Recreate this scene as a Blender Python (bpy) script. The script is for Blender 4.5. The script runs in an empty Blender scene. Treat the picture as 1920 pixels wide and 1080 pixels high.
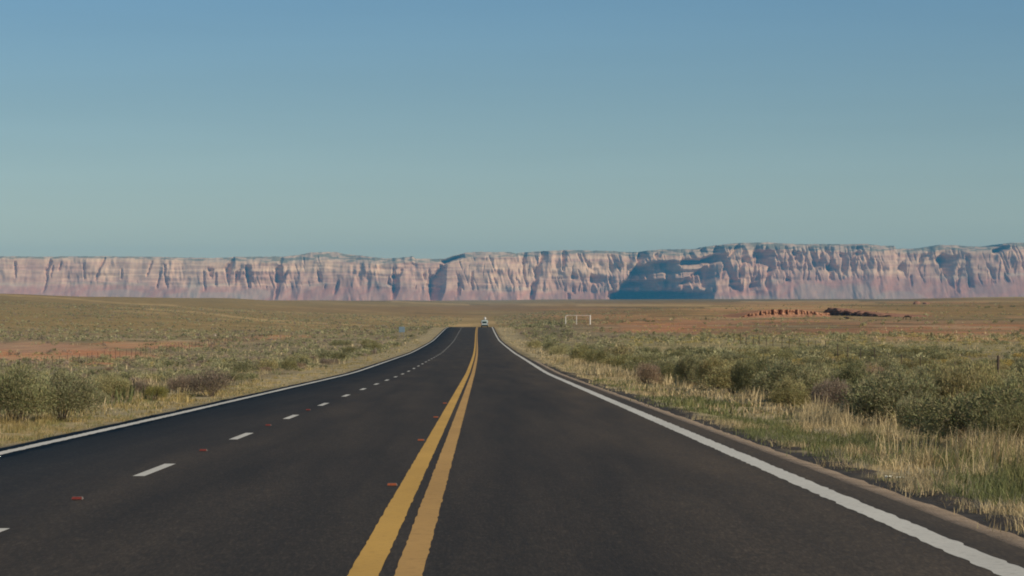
import bpy, math, random
import numpy as np

# ------------------------------------------------------------------ camera, sky, sun, exposure
S = bpy.context.scene
C = S.collection
F_PX = 5000.0            # focal length in pixels of the 1920 px wide photograph
CAM_Z = 1.55
HAZE = 4.0e-5           # extinction of the air per metre
cam_d = bpy.data.cameras.new("camera")
cam = bpy.data.objects.new("camera", cam_d)
C.objects.link(cam)
cam_d.sensor_width = 36.0
cam_d.lens = 36.0 * F_PX / 1920.0
cam_d.clip_start = 0.5
cam_d.clip_end = 60000
cam.location = (0, 0, CAM_Z)
cam.rotation_euler = (math.radians(90) + math.atan(15 / F_PX), 0, -math.atan(56 / F_PX))
S.camera = cam
S.render.resolution_x, S.render.resolution_y = 1024, 576

SUN_AZ = math.radians(122)      # clockwise from +Y (the driving direction) towards +X
SUN_EL = math.radians(33)
SUN = np.array([math.sin(SUN_AZ) * math.cos(SUN_EL), math.cos(SUN_AZ) * math.cos(SUN_EL), math.sin(SUN_EL)])

world = bpy.data.worlds.new("World")
S.world = world
world.use_nodes = True
wn, wl = world.node_tree.nodes, world.node_tree.links
wn.clear()
sky = wn.new("ShaderNodeTexSky")
sky.sky_type = 'NISHITA'
sky.sun_disc = False
sky.sun_elevation = SUN_EL
sky.sun_rotation = SUN_AZ
sky.altitude = 1500
sky.air_density = 1.0
sky.dust_density = 0.7
sky.ozone_density = 3.0
bg = wn.new("ShaderNodeBackground")
bg.inputs["Strength"].default_value = 0.0705
wo = wn.new("ShaderNodeOutputWorld")
tint = wn.new("ShaderNodeMix"); tint.data_type = 'RGBA'; tint.blend_type = 'MULTIPLY'; tint.inputs[0].default_value = 1
tc = wn.new("ShaderNodeTexCoord"); sx_ = wn.new("ShaderNodeSeparateXYZ"); wl.new(tc.outputs["Generated"], sx_.inputs[0])
cr = wn.new("ShaderNodeValToRGB"); wl.new(sx_.outputs[2], cr.inputs[0])       # white balance: warmer air low over the plain
for k_, (p_, c_) in enumerate(((.02, (1.12, 1.085, .995)), (.069, (.905, .965, .925)), (.11, (.81, .965, .99)))):
    e_ = cr.color_ramp.elements[k_] if k_ < 2 else cr.color_ramp.elements.new(p_)
    e_.position = p_; e_.color = (*c_, 1)
cn = wn.new("ShaderNodeTexNoise"); cn.inputs["Scale"].default_value = 5; cn.inputs["Detail"].default_value = 4
cm_ = wn.new("ShaderNodeMapping"); cm_.inputs["Scale"].default_value = (1, 1, 14); cm_.inputs["Rotation"].default_value = (0, math.radians(3), 0)
wl.new(tc.outputs["Generated"], cm_.inputs[0]); wl.new(cm_.outputs[0], cn.inputs[0])
cv_ = wn.new("ShaderNodeMapRange"); cv_.inputs[1].default_value = .4; cv_.inputs[2].default_value = .75; cv_.inputs[3].default_value = 1.0; cv_.inputs[4].default_value = 1.035
wl.new(cn.outputs[0], cv_.inputs[0])
ci = wn.new("ShaderNodeMix"); ci.data_type = 'RGBA'; ci.blend_type = 'MULTIPLY'; ci.inputs[0].default_value = 1       # thin veils of cirrus
wl.new(cr.outputs[0], ci.inputs[6]); wl.new(cv_.outputs[0], ci.inputs[7]); wl.new(ci.outputs[2], tint.inputs[7])
wl.new(sky.outputs[0], tint.inputs[6]); wl.new(tint.outputs[2], bg.inputs[0])
wl.new(bg.outputs[0], wo.inputs[0])

sun_d = bpy.data.lights.new("sun", 'SUN')
sun = bpy.data.objects.new("sun", sun_d)
C.objects.link(sun)
sun_d.energy = 3.9
sun_d.angle = math.radians(0.53)
sun_d.color = (1.0, 0.87, 0.69)
from mathutils import Vector, Matrix
sun.rotation_euler = Vector(SUN).to_track_quat('Z', 'Y').to_euler()
sun.location = (200, -100, 200)

S.view_settings.view_transform = 'Standard'
S.view_settings.look = 'None'
S.view_settings.exposure = 0.0
S.view_settings.gamma = 1.0
S.render.engine = 'CYCLES'
S.cycles.use_denoising = True
S.cycles.max_bounces = 6
S.cycles.diffuse_bounces = 2
S.cycles.glossy_bounces = 2
S.cycles.transmission_bounces = 2
S.cycles.transparent_max_bounces = 4
S.cycles.volume_bounces = 0
S.cycles.pixel_filter_type = 'BLACKMAN_HARRIS'
S.cycles.filter_width = 1.9

rng = np.random.default_rng(7)
random.seed(7)

# ------------------------------------------------------------------ noise
def _hash(ix, iy, seed):
    h = (ix.astype(np.int64) * 374761393 + iy.astype(np.int64) * 668265263 + seed * 974711) & 0xffffffff
    h = ((h ^ (h >> 13)) * 1274126177) & 0xffffffff
    h = (h ^ (h >> 16)) & 0xffff
    return h / 65535.0

def vnoise(x, y, seed=0):
    x = np.asarray(x, float); y = np.asarray(y, float)
    ix = np.floor(x); iy = np.floor(y)
    fx = x - ix; fy = y - iy
    fx = fx * fx * (3 - 2 * fx); fy = fy * fy * (3 - 2 * fy)
    a = _hash(ix, iy, seed); b = _hash(ix + 1, iy, seed)
    c = _hash(ix, iy + 1, seed); d = _hash(ix + 1, iy + 1, seed)
    return (a * (1 - fx) + b * fx) * (1 - fy) + (c * (1 - fx) + d * fx) * fy

def fbm(x, y, seed=0, octv=4):
    s = 0; a = .5; t = 0
    for k in range(octv):
        s = s + a * vnoise(x, y, seed + 17 * k); t += a
        x = x * 2.03 + 11.3; y = y * 2.03 + 5.7; a *= .5
    return s / t

def sstep(a, b, x):
    t = np.clip((np.asarray(x, float) - a) / (b - a), 0, 1)
    return t * t * (3 - 2 * t)

# ------------------------------------------------------------------ mesh helpers
def mesh_obj(name, verts, faces_or_corners, mat=None, parent=None, sizes=None, col=None, smooth=False):
    """verts Nx3; faces: list of tuples, or an NxK int array."""
    me = bpy.data.meshes.new(name)
    verts = np.asarray(verts, np.float32)
    if isinstance(faces_or_corners, np.ndarray):
        f = faces_or_corners.astype(np.int32); n, k = f.shape
        me.vertices.add(len(verts)); me.vertices.foreach_set("co", verts.ravel())
        me.loops.add(n * k); me.loops.foreach_set("vertex_index", f.ravel())
        me.polygons.add(n)
        me.polygons.foreach_set("loop_start", np.arange(n, dtype=np.int32) * k)
        me.update(calc_edges=True)
    else:
        me.from_pydata(verts.tolist(), [], faces_or_corners)
        me.update()
    if col is not None:
        ca = me.color_attributes.new("Col", 'FLOAT_COLOR', 'POINT')
        c4 = np.ones((len(verts), 4), np.float32); c4[:, :3] = col
        ca.data.foreach_set("color", c4.ravel())
    if smooth:
        me.polygons.foreach_set("use_smooth", np.ones(len(me.polygons), bool))
    if mat: me.materials.append(mat)
    o = bpy.data.objects.new(name, me)
    C.objects.link(o)
    if parent: o.parent = parent
    return o

def tag(o, label=None, cat=None, group=None, kind=None):
    if label: o["label"] = label
    if cat: o["category"] = cat
    if group: o["group"] = group
    if kind: o["kind"] = kind
    return o

def empty(name, loc=(0, 0, 0), rz=0.0):
    e = bpy.data.objects.new(name, None)
    e.empty_display_size = .2
    C.objects.link(e); e.location = loc; e.rotation_euler = (0, 0, rz)
    return e

class MB:
    """collects boxes, tubes and lofts into one mesh"""
    def __init__(s): s.v = []; s.f = []
    def add(s, vs, fs):
        b = len(s.v); s.v += [tuple(v) for v in vs]; s.f += [tuple(i + b for i in f) for f in fs]; return s
    def box(s, c, d, rz=0, bev=0.0):
        hx, hy, hz = d[0] / 2, d[1] / 2, d[2] / 2
        b = min(bev, hx * .9, hy * .9, hz * .9)
        cs, sn = math.cos(rz), math.sin(rz)
        if b <= 0:
            vs = [(x, y, z) for z in (-hz, hz) for x, y in ((-hx, -hy), (hx, -hy), (hx, hy), (-hx, hy))]
            fs = [(0, 3, 2, 1), (4, 5, 6, 7), (0, 1, 5, 4), (1, 2, 6, 5), (2, 3, 7, 6), (3, 0, 4, 7)]
        else:
            vs = []; rings = [(-hz, b), (-hz + b, 0), (hz - b, 0), (hz, b)]
            for z, i in rings:
                x, y = hx - i, hy - i; c2 = b
                vs += [(-x + c2, -y, z), (x - c2, -y, z), (x, -y + c2, z), (x, y - c2, z), (x - c2, y, z), (-x + c2, y, z), (-x, y - c2, z), (-x, -y + c2, z)]
            fs = [tuple(range(7, -1, -1)), tuple(range(24, 32))]
            for r in range(3):
                for k in range(8): fs.append((r * 8 + k, r * 8 + (k + 1) % 8, r * 8 + 8 + (k + 1) % 8, r * 8 + 8 + k))
        return s.add([(c[0] + x * cs - y * sn, c[1] + x * sn + y * cs, c[2] + z) for x, y, z in vs], fs)
    def tube(s, pts, r, n=8, caps=True):
        pts = [Vector(p) for p in pts]; rr = r if isinstance(r, (list, tuple)) else [r] * len(pts)
        vs = []; fs = []
        for i, p in enumerate(pts):
            d = (pts[min(i + 1, len(pts) - 1)] - pts[max(i - 1, 0)]).normalized()
            a = Vector((0, 0, 1)) if abs(d.z) < .9 else Vector((1, 0, 0))
            u = d.cross(a).normalized(); w = d.cross(u)
            for k in range(n):
                t = 2 * math.pi * k / n
                vs.append(p + u * math.cos(t) * rr[i] + w * math.sin(t) * rr[i])
        for i in range(len(pts) - 1):
            for k in range(n):
                fs.append((i * n + k, i * n + (k + 1) % n, i * n + n + (k + 1) % n, i * n + n + k))
        if caps:
            fs.append(tuple(range(n - 1, -1, -1))); fs.append(tuple(range((len(pts) - 1) * n, len(pts) * n)))
        return s.add(vs, fs)
    def build(s, name, mat=None, parent=None, smooth=False):
        return mesh_obj(name, s.v, s.f, mat, parent, smooth=smooth)

# ------------------------------------------------------------------ materials
def new_mat(name):
    m = bpy.data.materials.new(name); m.use_nodes = True
    n = m.node_tree.nodes; n.clear()
    out = n.new("ShaderNodeOutputMaterial"); p = n.new("ShaderNodeBsdfPrincipled")
    m.node_tree.links.new(p.outputs[0], out.inputs[0])
    p.inputs["Roughness"].default_value = .9
    p.inputs["Specular IOR Level"].default_value = .15
    return m, n, m.node_tree.links, p

def noise_node(n, l, scale, detail=4, rough=.6, vec=None, stretch=None):
    t = n.new("ShaderNodeTexNoise")
    t.inputs["Scale"].default_value = scale; t.inputs["Detail"].default_value = detail; t.inputs["Roughness"].default_value = rough
    if vec is not None:
        if stretch:
            mp = n.new("ShaderNodeMapping"); mp.inputs["Scale"].default_value = stretch
            l.new(vec, mp.inputs[0]); vec = mp.outputs[0]
        l.new(vec, t.inputs[0])
    return t.outputs[0]

def ramp(n, l, fac, stops):
    r = n.new("ShaderNodeValToRGB")
    e = r.color_ramp.elements
    while len(e) > len(stops): e.remove(e[-1])
    while len(e) < len(stops): e.new(1)
    for k, (p, c) in enumerate(stops):
        e[k].position = p; e[k].color = (*c, 1) if len(c) == 3 else c
    l.new(fac, r.inputs[0]); return r.outputs[0]

def mix(n, l, kind, fac, a, b):
    m = n.new("ShaderNodeMix"); m.data_type = 'RGBA'; m.blend_type = kind
    for sock, v in ((m.inputs[0], fac), (m.inputs[6], a), (m.inputs[7], b)):
        if hasattr(v, "is_output"): l.new(v, sock)
        else: sock.default_value = v if not isinstance(v, tuple) else (*v, 1)
    return m.outputs[2]

def geo_pos(n): return n.new("ShaderNodeNewGeometry").outputs["Position"]

def plain(name, col, rough=.6, var=.15, scale=6.0, metal=0.0, spec=.3):
    m, n, l, p = new_mat(name)
    t = noise_node(n, l, scale, 5, .6, n.new("ShaderNodeTexCoord").outputs["Object"])
    c = ramp(n, l, t, [(.25, tuple(x * (1 - var) for x in col)), (.75, tuple(min(1, x * (1 + var)) for x in col))])
    l.new(c, p.inputs["Base Color"]); p.inputs["Roughness"].default_value = rough
    p.inputs["Metallic"].default_value = metal; p.inputs["Specular IOR Level"].default_value = spec
    return m

def col_mat(name, gain=1.0, transl=0.0, objvar=False, rough=.9):
    """colour stored on the mesh (one colour per leaf or blade), varied a little per plant"""
    m, n, l, p = new_mat(name)
    a = n.new("ShaderNodeVertexColor"); a.layer_name = "Col"
    c = a.outputs[0]
    if objvar:
        oi = n.new("ShaderNodeObjectInfo")
        c = mix(n, l, 'MULTIPLY', 1.0, c, ramp(n, l, oi.outputs["Random"], [(0, (.72, .74, .72)), (.5, (1.0, 1.0, 1.0)), (.8, (1.12, 1.05, .9)), (1, (1.05, .95, .88))]))
    l.new(c, p.inputs["Base Color"]); p.inputs["Roughness"].default_value = rough
    if transl:
        out = [x for x in n if x.type == 'OUTPUT_MATERIAL'][0]
        tr = n.new("ShaderNodeBsdfTranslucent"); l.new(c, tr.inputs[0])
        ms = n.new("ShaderNodeMixShader"); ms.inputs[0].default_value = transl
        l.new(p.outputs[0], ms.inputs[1]); l.new(tr.outputs[0], ms.inputs[2]); l.new(ms.outputs[0], out.inputs[0])
    return m

# ------------------------------------------------------------------ the lie of the land
_d = np.arange(-80, 1400, 2.0)
_zr = np.interp(_d, [-80, 149, 294, 400, 496, 580, 660, 720, 776, 850, 950, 1100, 1400],
                [1.55 - .0186 * 80, 4.32, 6.29, 7.4, 8.3, 8.5, 8.62, 8.72, 9.0, 9.95, 11.9, 15.5, 20])
_k = np.exp(-np.linspace(-2, 2, 31) ** 2); _k /= _k.sum()
_zr = np.convolve(np.pad(_zr, 15, mode='reflect', reflect_type='odd'), _k, mode='valid')
def road_drop(d): return np.interp(d, _d, _zr)
def road_z(d): return CAM_Z - road_drop(d)
def road_c(d): return -.65 - .75 * sstep(200, 720, d)            # the double yellow line
def left_edge(d): return np.interp(d, [0, 60, 150, 294, 500, 720, 1400], [-6.28, -6.3, -6.6, -7.15, -8.0, -8.3, -8.3])
def dash_off(d): return np.interp(d, [0, 33, 86, 150, 294, 500, 720, 1400], [-3.4, -3.43, -3.58, -3.66, -3.75, -4.1, -4.2, -4.2])
R_EDGE = 4.27

_cols = {
 -300: {165:5.6,300:8.9,500:10.5,750:11.3,1000:11.4,1500:8.6,2000:2,2600:-5,3200:-1,4500:10,16000:60},
 0:    {165:5.5,300:8.8,500:10.5,750:11.3,1000:11.4,1500:9,2000:4,2600:-2.9,3200:2,4500:15,16000:60},
 200:  {165:5.4,300:8.5,500:10.3,750:11.2,1000:11.6,1500:9.8,2000:6,2600:1.2,3200:.6,4500:11,16000:60},
 400:  {165:5.2,300:8.2,500:10,750:11,1000:12,1400:11.5,2000:9,2600:5,3200:1.9,4500:8,6000:20,16000:60},
 600:  {165:4.9,300:7.2,500:9.5,750:10.7,1000:11.8,1400:13,2000:13,3000:9.5,4500:7,6000:10.5,16000:40},
 750:  {165:4.75,300:6.7,500:8.9,750:9.8,1000:12,1200:13.5,1500:15,2000:15,3000:12.5,4500:9.5,6500:10.4,9000:18,16000:50},
 904:  {165:4.65,300:6.5,500:8.6,640:8.75,776:9.15,900:11,1000:13,1200:15,1500:15.8,2500:16,5000:14.5,8000:12.5,12000:24,16000:40},
 1060: {165:4.9,300:6.5,500:7.2,600:6.2,776:8,900:9,1000:10,1400:10.5,2500:11.5,5000:10.5,8000:10,12000:22,16000:40},
 1300: {165:5.4,300:6.1,500:6.6,776:7,1000:7.2,1400:7.2,2500:8,5000:8.5,8000:9,12000:22,16000:40},
 1600: {165:5.6,300:5.7,500:6.3,730:6.5,850:6.5,1000:6.6,1400:6.2,2500:6.5,5000:7.5,8000:9,12000:25,16000:45},
 1920: {165:5.8,300:6,500:6.5,750:6.6,1000:6.6,1400:5.5,2500:4,4000:2,5500:1.5,7000:6,12000:25,16000:45},
 2300: {165:5.8,300:6,500:6.5,750:6.6,1000:6.6,1400:5.5,2500:3,4000:0,5500:-2,7000:4,12000:25,16000:45}}
_an = np.array(sorted(_cols)); _ld = np.linspace(math.log(165), math.log(16000), 240)
_tab = np.array([np.interp(_ld, np.log(list(_cols[a].keys())), list(_cols[a].values())) for a in _an])
_g = np.exp(-np.linspace(-2, 2, 13) ** 2); _g /= _g.sum()
_tab = np.array([np.convolve(np.pad(r, 6, mode='reflect', reflect_type='odd'), _g, mode='valid') for r in _tab])

def px_of(X, d): return 904 + F_PX * X / np.maximum(d, 1)
def table_drop(X, d):
    p = np.clip(px_of(X, d), _an[0], _an[-1]); q = np.clip(np.log(np.maximum(d, 165)), _ld[0], _ld[-1])
    i = np.clip(np.searchsorted(_an, p, side='right') - 1, 0, len(_an) - 2)
    t = (p - _an[i]) / (_an[i + 1] - _an[i]); t = t * t * (3 - 2 * t)
    f = (q - _ld[0]) / (_ld[1] - _ld[0]); j = np.clip(f.astype(int), 0, len(_ld) - 2); f = f - j
    lo = _tab[i, j] * (1 - f) + _tab[i, j + 1] * f
    hi = _tab[i + 1, j] * (1 - f) + _tab[i + 1, j + 1] * f
    return lo * (1 - t) + hi * t

def ground_z(X, d):
    X = np.asarray(X, float); d = np.asarray(d, float)
    X, d = np.broadcast_arrays(X, d)
    c = road_c(d); off = X - c
    eR = R_EDGE + .42; eL = left_edge(d) - .32
    out_r = np.maximum(off - eR, 0); out_l = np.maximum(eL - off, 0)
    side = .045 * np.minimum(out_r, 30) + .03 * np.minimum(out_l, 40)
    near = road_drop(d) + side
    t = sstep(math.log(90), math.log(260), np.log(np.maximum(d, 1)))
    nat = near * (1 - t) + table_drop(X, d) * t
    w = sstep(1.6, 12 + d * .01, out_r + out_l)
    on_road = 1 - sstep(1000, 1150, d)
    w = 1 - (1 - w) * on_road
    drop = nat * w + (road_drop(d) + .03 + .12 * sstep(.75, 2.0, out_r) + .10 * sstep(.1, 1.2, out_l)) * (1 - w)
    # bumps
    bump = (fbm(X / 3.0, d / 3.0, 3) - .5) * .30 * sstep(.9, 4, out_r + out_l) * (1 - sstep(150, 500, d))
    bump = bump + (fbm(X / 35, d / 60, 4) - .5) * .5 * sstep(4, 25, out_r + out_l) * sstep(60, 200, d)
    bump = bump + (fbm(X / 220, d / 420, 5) - .5) * 1.3 * sstep(900, 1700, d)
    under = ((off < eR + .05) & (off > eL - .05) & (d < 1080)) * .06
    return CAM_Z - drop + bump - under

def row_of(z, d): return 555 + F_PX * (CAM_Z - z) / np.maximum(d, 1)
def X_at(px, d): return (px - 904) * d / F_PX

# ------------------------------------------------------------------ ground sheet
nd, nu = 640, 600
dd = np.concatenate([np.linspace(-70, 8, 24)[:-1], np.geomspace(8, 15600, nd)])
uu = np.linspace(-1, 1, nu); uu = .55 * uu + .45 * uu ** 3
DD, UU = np.meshgrid(dd, uu, indexing='ij')
XX = UU * (.31 * np.maximum(DD, 0) + 55)
# pull the mesh lines onto the road edges' neighbourhood near the camera
ZZ = ground_z(XX, DD)
RR = row_of(ZZ, DD); PP = px_of(XX, DD)

def blob(cx, cy, rx, ry, edge=.45, seed=0, wob=.7):
    q = np.sqrt(((PP - cx) / rx) ** 2 + ((RR - cy) / ry) ** 2)
    q = q + (fbm(PP / (rx * .35), RR / (ry * .5), 50 + seed, 4) - .5) * wob * 2
    return 1 - sstep(1 - edge, 1 + edge, q)

tan_c = np.array([.36, .285, .165]); olive = np.array([.225, .185, .095]); red = np.array([.54, .245, .115]); redbr = np.array([.31, .168, .085])
straw = np.array([.42, .34, .19]); palet = np.array([.46, .36, .22]); dkol = np.array([.15, .125, .06]); brown = np.array([.25, .165, .09])
pinkt = np.array([.44, .27, .17])
n1 = fbm(XX / 9, DD / 14, 21, 5)[..., None]
base = olive * (1 - n1) + tan_c * n1
n2 = fbm(XX / 70, DD / 160, 22, 4)[..., None]
base = base * (.82 + .36 * n2)
col = base
def lay(c, m):
    global col
    m = np.asarray(m)[..., None]; col = col * (1 - m) + c * m
DIST = np.maximum(DD, 1)
# the far right plain is browner, the far left hill olive-tan
lay(brown, .6 * sstep(940, 1150, PP) * sstep(400, 800, DIST) * (.6 + .6 * (fbm(XX / 60, DD / 120, 23) - .2)))
lay(np.array([.255, .205, .105]), .55 * (1 - sstep(700, 900, PP)) * sstep(600, 1200, DIST))
for (cx, cy, rx, ry, c, s) in [
    (100, 664, 170, 15, red, 1.0), (30, 650, 140, 10, pinkt, .8), (190, 668, 90, 8, red, .8), (285, 647, 120, 7, red, .7), (520, 632, 55, 4, red, .6), (430, 637, 60, 4, red, .35),
    (1460, 614, 380, 13, redbr, .95), (1230, 606, 100, 7, red, .7), (1330, 619, 190, 9, red, .6), (1640, 614, 300, 11, redbr, .9), (1850, 622, 240, 13, red, .5), (1600, 646, 460, 16, np.array([.36, .30, .135]), .7), (1330, 640, 200, 8, np.array([.33, .28, .13]), .5), (1800, 636, 200, 5, red, .4), (1600, 603, 300, 4, pinkt, .4),
    (1480, 577, 150, 9, pinkt, .8), (1420, 594, 120, 5, palet, .7), (1560, 600, 170, 3, palet, .4), (1300, 571, 420, 2.6, palet, .5), (1640, 589, 60, 6, palet, .6),
    (1180, 596, 170, 6, pinkt, .5), (1500, 604, 120, 4, red, .4), (950, 578, 200, 6, brown, .6), (1080, 590, 120, 5, pinkt, .4),
    (935, 604, 32, 2.2, palet, .9), (865, 610, 40, 2.4, palet, .7), (1010, 572, 40, 2, palet, .5), (760, 598, 120, 3, palet, .4), (680, 640, 120, 10, tan_c, .5),
    (1800, 565, 170, 1.6, palet, .6), (1850, 557, 150, 1.4, np.array([.4, .36, .16]), .6), (700, 580, 220, 6, brown, .4), (830, 590, 90, 5, brown, .4)]:
    lay(c, s * blob(cx, cy, rx, ry, seed=int(cx) % 97))
lay(olive, .55 * sstep(.5, .66, fbm(XX / 16, DD / 40, 25, 4)) * (PP > 1000) * sstep(400, 460, DIST) * (1 - sstep(1500, 3000, DIST)))
lay(dkol, .65 * sstep(1100, 1180, PP) * (1 - sstep(1700, 1900, PP)) * sstep(560, 561.5, RR) * (1 - sstep(564, 566.5, RR)) * (DIST > 2500))
def streak(pts, th, c, s, seed=0):
    y = np.interp(PP, [p[0] for p in pts], [p[1] for p in pts], left=-999, right=-999)
    m = (1 - sstep(th * .4, th, np.abs(RR - y + (fbm(PP / 30, PP * 0, 70 + seed) - .5) * 2)))
    m = m * (.35 + .9 * (fbm(PP / 14, RR / 4, 80 + seed, 3)))
    lay(c, np.clip(s * m, 0, 1) * (DIST > 300))
streak([(280, 579), (330, 583), (400, 589), (480, 599), (560, 604), (640, 609), (700, 611)], 2.4, palet, 1.0, 1)
streak([(0, 553), (90, 557), (150, 562), (260, 570), (330, 573)], 1.8, palet, .8, 2)
streak([(180, 575), (260, 578), (300, 580)], 1.6, palet, .6, 3)
streak([(300, 571), (400, 580), (480, 584)], 1.8, palet, .6, 4)
streak([(170, 595), (260, 600), (420, 606)], 2, tan_c, .5, 5)
streak([(480, 572), (600, 578), (760, 588)], 2, tan_c, .6, 6)
streak([(780, 612), (840, 610), (900, 607), (960, 606)], 2, palet, .6, 7)
for k in range(44):
    x0 = rng.uniform(-50, 800); y0 = rng.uniform(560, 640); w = rng.uniform(60, 260)
    streak([(x0, y0), (x0 + w, y0 + w * rng.uniform(.02, .06))], rng.uniform(1, 2.2), [tan_c, dkol, palet][k % 3], .62, 10 + k)
for k in range(60):
    x0 = rng.uniform(960, 1920); y0 = rng.uniform(562, 620); w = rng.uniform(60, 300)
    streak([(x0, y0), (x0 + w, y0 + rng.uniform(-1.5, 1.5))], rng.uniform(.8, 2.4), [brown, dkol, pinkt, dkol, palet][k % 5], .65, 40 + k)
lay_far = sstep(450, 1100, DIST)[..., None]
col = col * (1 - lay_far) + col * np.array([1.17, 1.01, .72]) * lay_far
rm = sstep(.45, .65, fbm(XX / 10, DD / 22, 26, 4)) * (.6 * np.clip(blob(100, 662, 180, 16, seed=9) + blob(285, 647, 120, 8, seed=8), 0, 1))
lay(np.array([.55, .35, .19]), rm)
# verges
offR = XX - road_c(DD) - R_EDGE; offL = left_edge(DD) - (XX - road_c(DD))
vr = sstep(1.0, 1.5, offR + (fbm(XX, DD / 2, 31) - .5) * 1.2) * (1 - sstep(4, 6.5, offR)) * (DD < 900)
vl = sstep(.3, .8, offL) * (1 - sstep(3, 5, offL)) * (DD < 1000)
lay(straw, .85 * np.clip(vr + vl, 0, 1))
lay(np.array([.055, .05, .045]), sstep(.2, .35, offR) * (1 - sstep(.95, 1.5, offR + (fbm(XX, DD / 2, 31) - .5) * 1.2)) * (DD < 200))
lay(np.array([.10, .085, .07]), sstep(.15, .25, offL) * (1 - sstep(.4, .7, offL)) * (DD < 300))

nv = DD.shape
idx = np.arange(nv[0] * nv[1]).reshape(nv)
faces = np.stack([idx[:-1, :-1], idx[:-1, 1:], idx[1:, 1:], idx[1:, :-1]], -1).reshape(-1, 4)
m, n, l, p = new_mat("desert_ground")
a = n.new("ShaderNodeVertexColor"); a.layer_name = "Col"
pos = geo_pos(n)
t1 = noise_node(n, l, 2.2, 6, .7, pos)
t2 = noise_node(n, l, .11, 5, .65, pos)
c = mix(n, l, 'MULTIPLY', 1.0, a.outputs[0], ramp(n, l, t1, [(.3, (.6, .6, .58)), (.55, (1, 1, 1)), (.75, (1.3, 1.27, 1.2))]))
c = mix(n, l, 'MULTIPLY', 1.0, c, ramp(n, l, t2, [(.3, (.68, .7, .66)), (.5, (1, 1, 1)), (.7, (1.25, 1.2, 1.12))]))
l.new(c, p.inputs["Base Color"]); p.inputs["Roughness"].default_value = 1
bm_ = n.new("ShaderNodeBump"); bm_.inputs["Strength"].default_value = .6; bm_.inputs["Distance"].default_value = .06
l.new(t1, bm_.inputs["Height"]); l.new(bm_.outputs[0], p.inputs["Normal"])
ground = mesh_obj("ground", np.stack([XX, DD, ZZ], -1).reshape(-1, 3), faces, m, col=np.clip(col, 0, 1).reshape(-1, 3), smooth=True)
tag(ground, "dry desert plain of tan, olive and red soil reaching to the cliffs", "ground", kind="structure")

# ------------------------------------------------------------------ road
m_asph, n, l, p = new_mat("asphalt")
pos = geo_pos(n)
g1 = noise_node(n, l, 42, 4, .75, pos, (1, .13, 1))
g2 = noise_node(n, l, 1.0, 4, .6, pos, (1.2, .05, 1))
g3 = noise_node(n, l, .25, 4, .6, pos, (1.0, .25, 1))
g4 = noise_node(n, l, 9, 4, .7, pos, (1, .35, 1))
c = ramp(n, l, g1, [(.28, (.021, .017, .0115)), (.52, (.037, .0298, .0205)), (.74, (.080, .065, .045))])
c = mix(n, l, 'MULTIPLY', 1, c, ramp(n, l, g2, [(.3, (.68, .68, .69)), (.7, (1.42, 1.36, 1.32))]))
c = mix(n, l, 'MULTIPLY', 1, c, ramp(n, l, g3, [(.3, (.85, .86, .87)), (.7, (1.15, 1.12, 1.08))]))
c = mix(n, l, 'MULTIPLY', 1, c, ramp(n, l, g4, [(.3, (.8, .8, .8)), (.7, (1.2, 1.18, 1.16))]))
l.new(c, p.inputs["Base Color"]); p.inputs["Roughness"].default_value = .85; p.inputs["Specular IOR Level"].default_value = .25
bm_ = n.new("ShaderNodeBump"); bm_.inputs["Strength"].default_value = .5; bm_.inputs["Distance"].default_value = .008
l.new(g1, bm_.inputs["Height"]); l.new(bm_.outputs[0], p.inputs["Normal"])

rd = np.arange(-60, 1090.1, 2.0)
def strip(name, offs, mat, dz=0.0, d=rd, wob=None, thick=0.0, fall=None):
    """a ribbon along the road; offs: list of offset functions (from the yellow line) across it"""
    rows = []
    for k, f in enumerate(offs):
        o = f(d) if callable(f) else np.full_like(d, f)
        if wob: o = o + (vnoise(d * wob[1], d * 0 + k, 90 + k) - .5) * wob[0]
        rows.append(np.stack([road_c(d) + o, d, road_z(d) + dz - (fall[k] if fall else 0)], -1))
    if thick:
        rows = [rows[0] - [0, 0, thick]] + rows + [rows[-1] - [0, 0, thick]]
    v = np.stack(rows, 1); k = v.shape[1]
    i = np.arange(v.shape[0] * k).reshape(-1, k)
    f = np.stack([i[:-1, :-1], i[:-1, 1:], i[1:, 1:], i[1:, :-1]], -1).reshape(-1, 4)
    return mesh_obj(name, v.reshape(-1, 3), f, mat)

rdf = np.concatenate([np.arange(-60, 140, .5), np.arange(140, 1090.1, 2)])
rdl = np.concatenate([np.arange(-60, 10, 1.), np.arange(10, 90, .1), np.arange(90, 1090.1, 2)])
road = strip("road", [lambda d: left_edge(d) - .36 + (fbm(d / 1.5, d * 0, 61) - .5) * .2, lambda d: left_edge(d) * .5, 0.0, 2.0,
                      lambda d: R_EDGE + .50 + (fbm(d / 1.3, d * 0, 62) - .5) * .06], m_asph, 0, rdf, thick=.12)
tag(road, "dark asphalt highway running straight away over a crest", "road", kind="structure")

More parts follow.
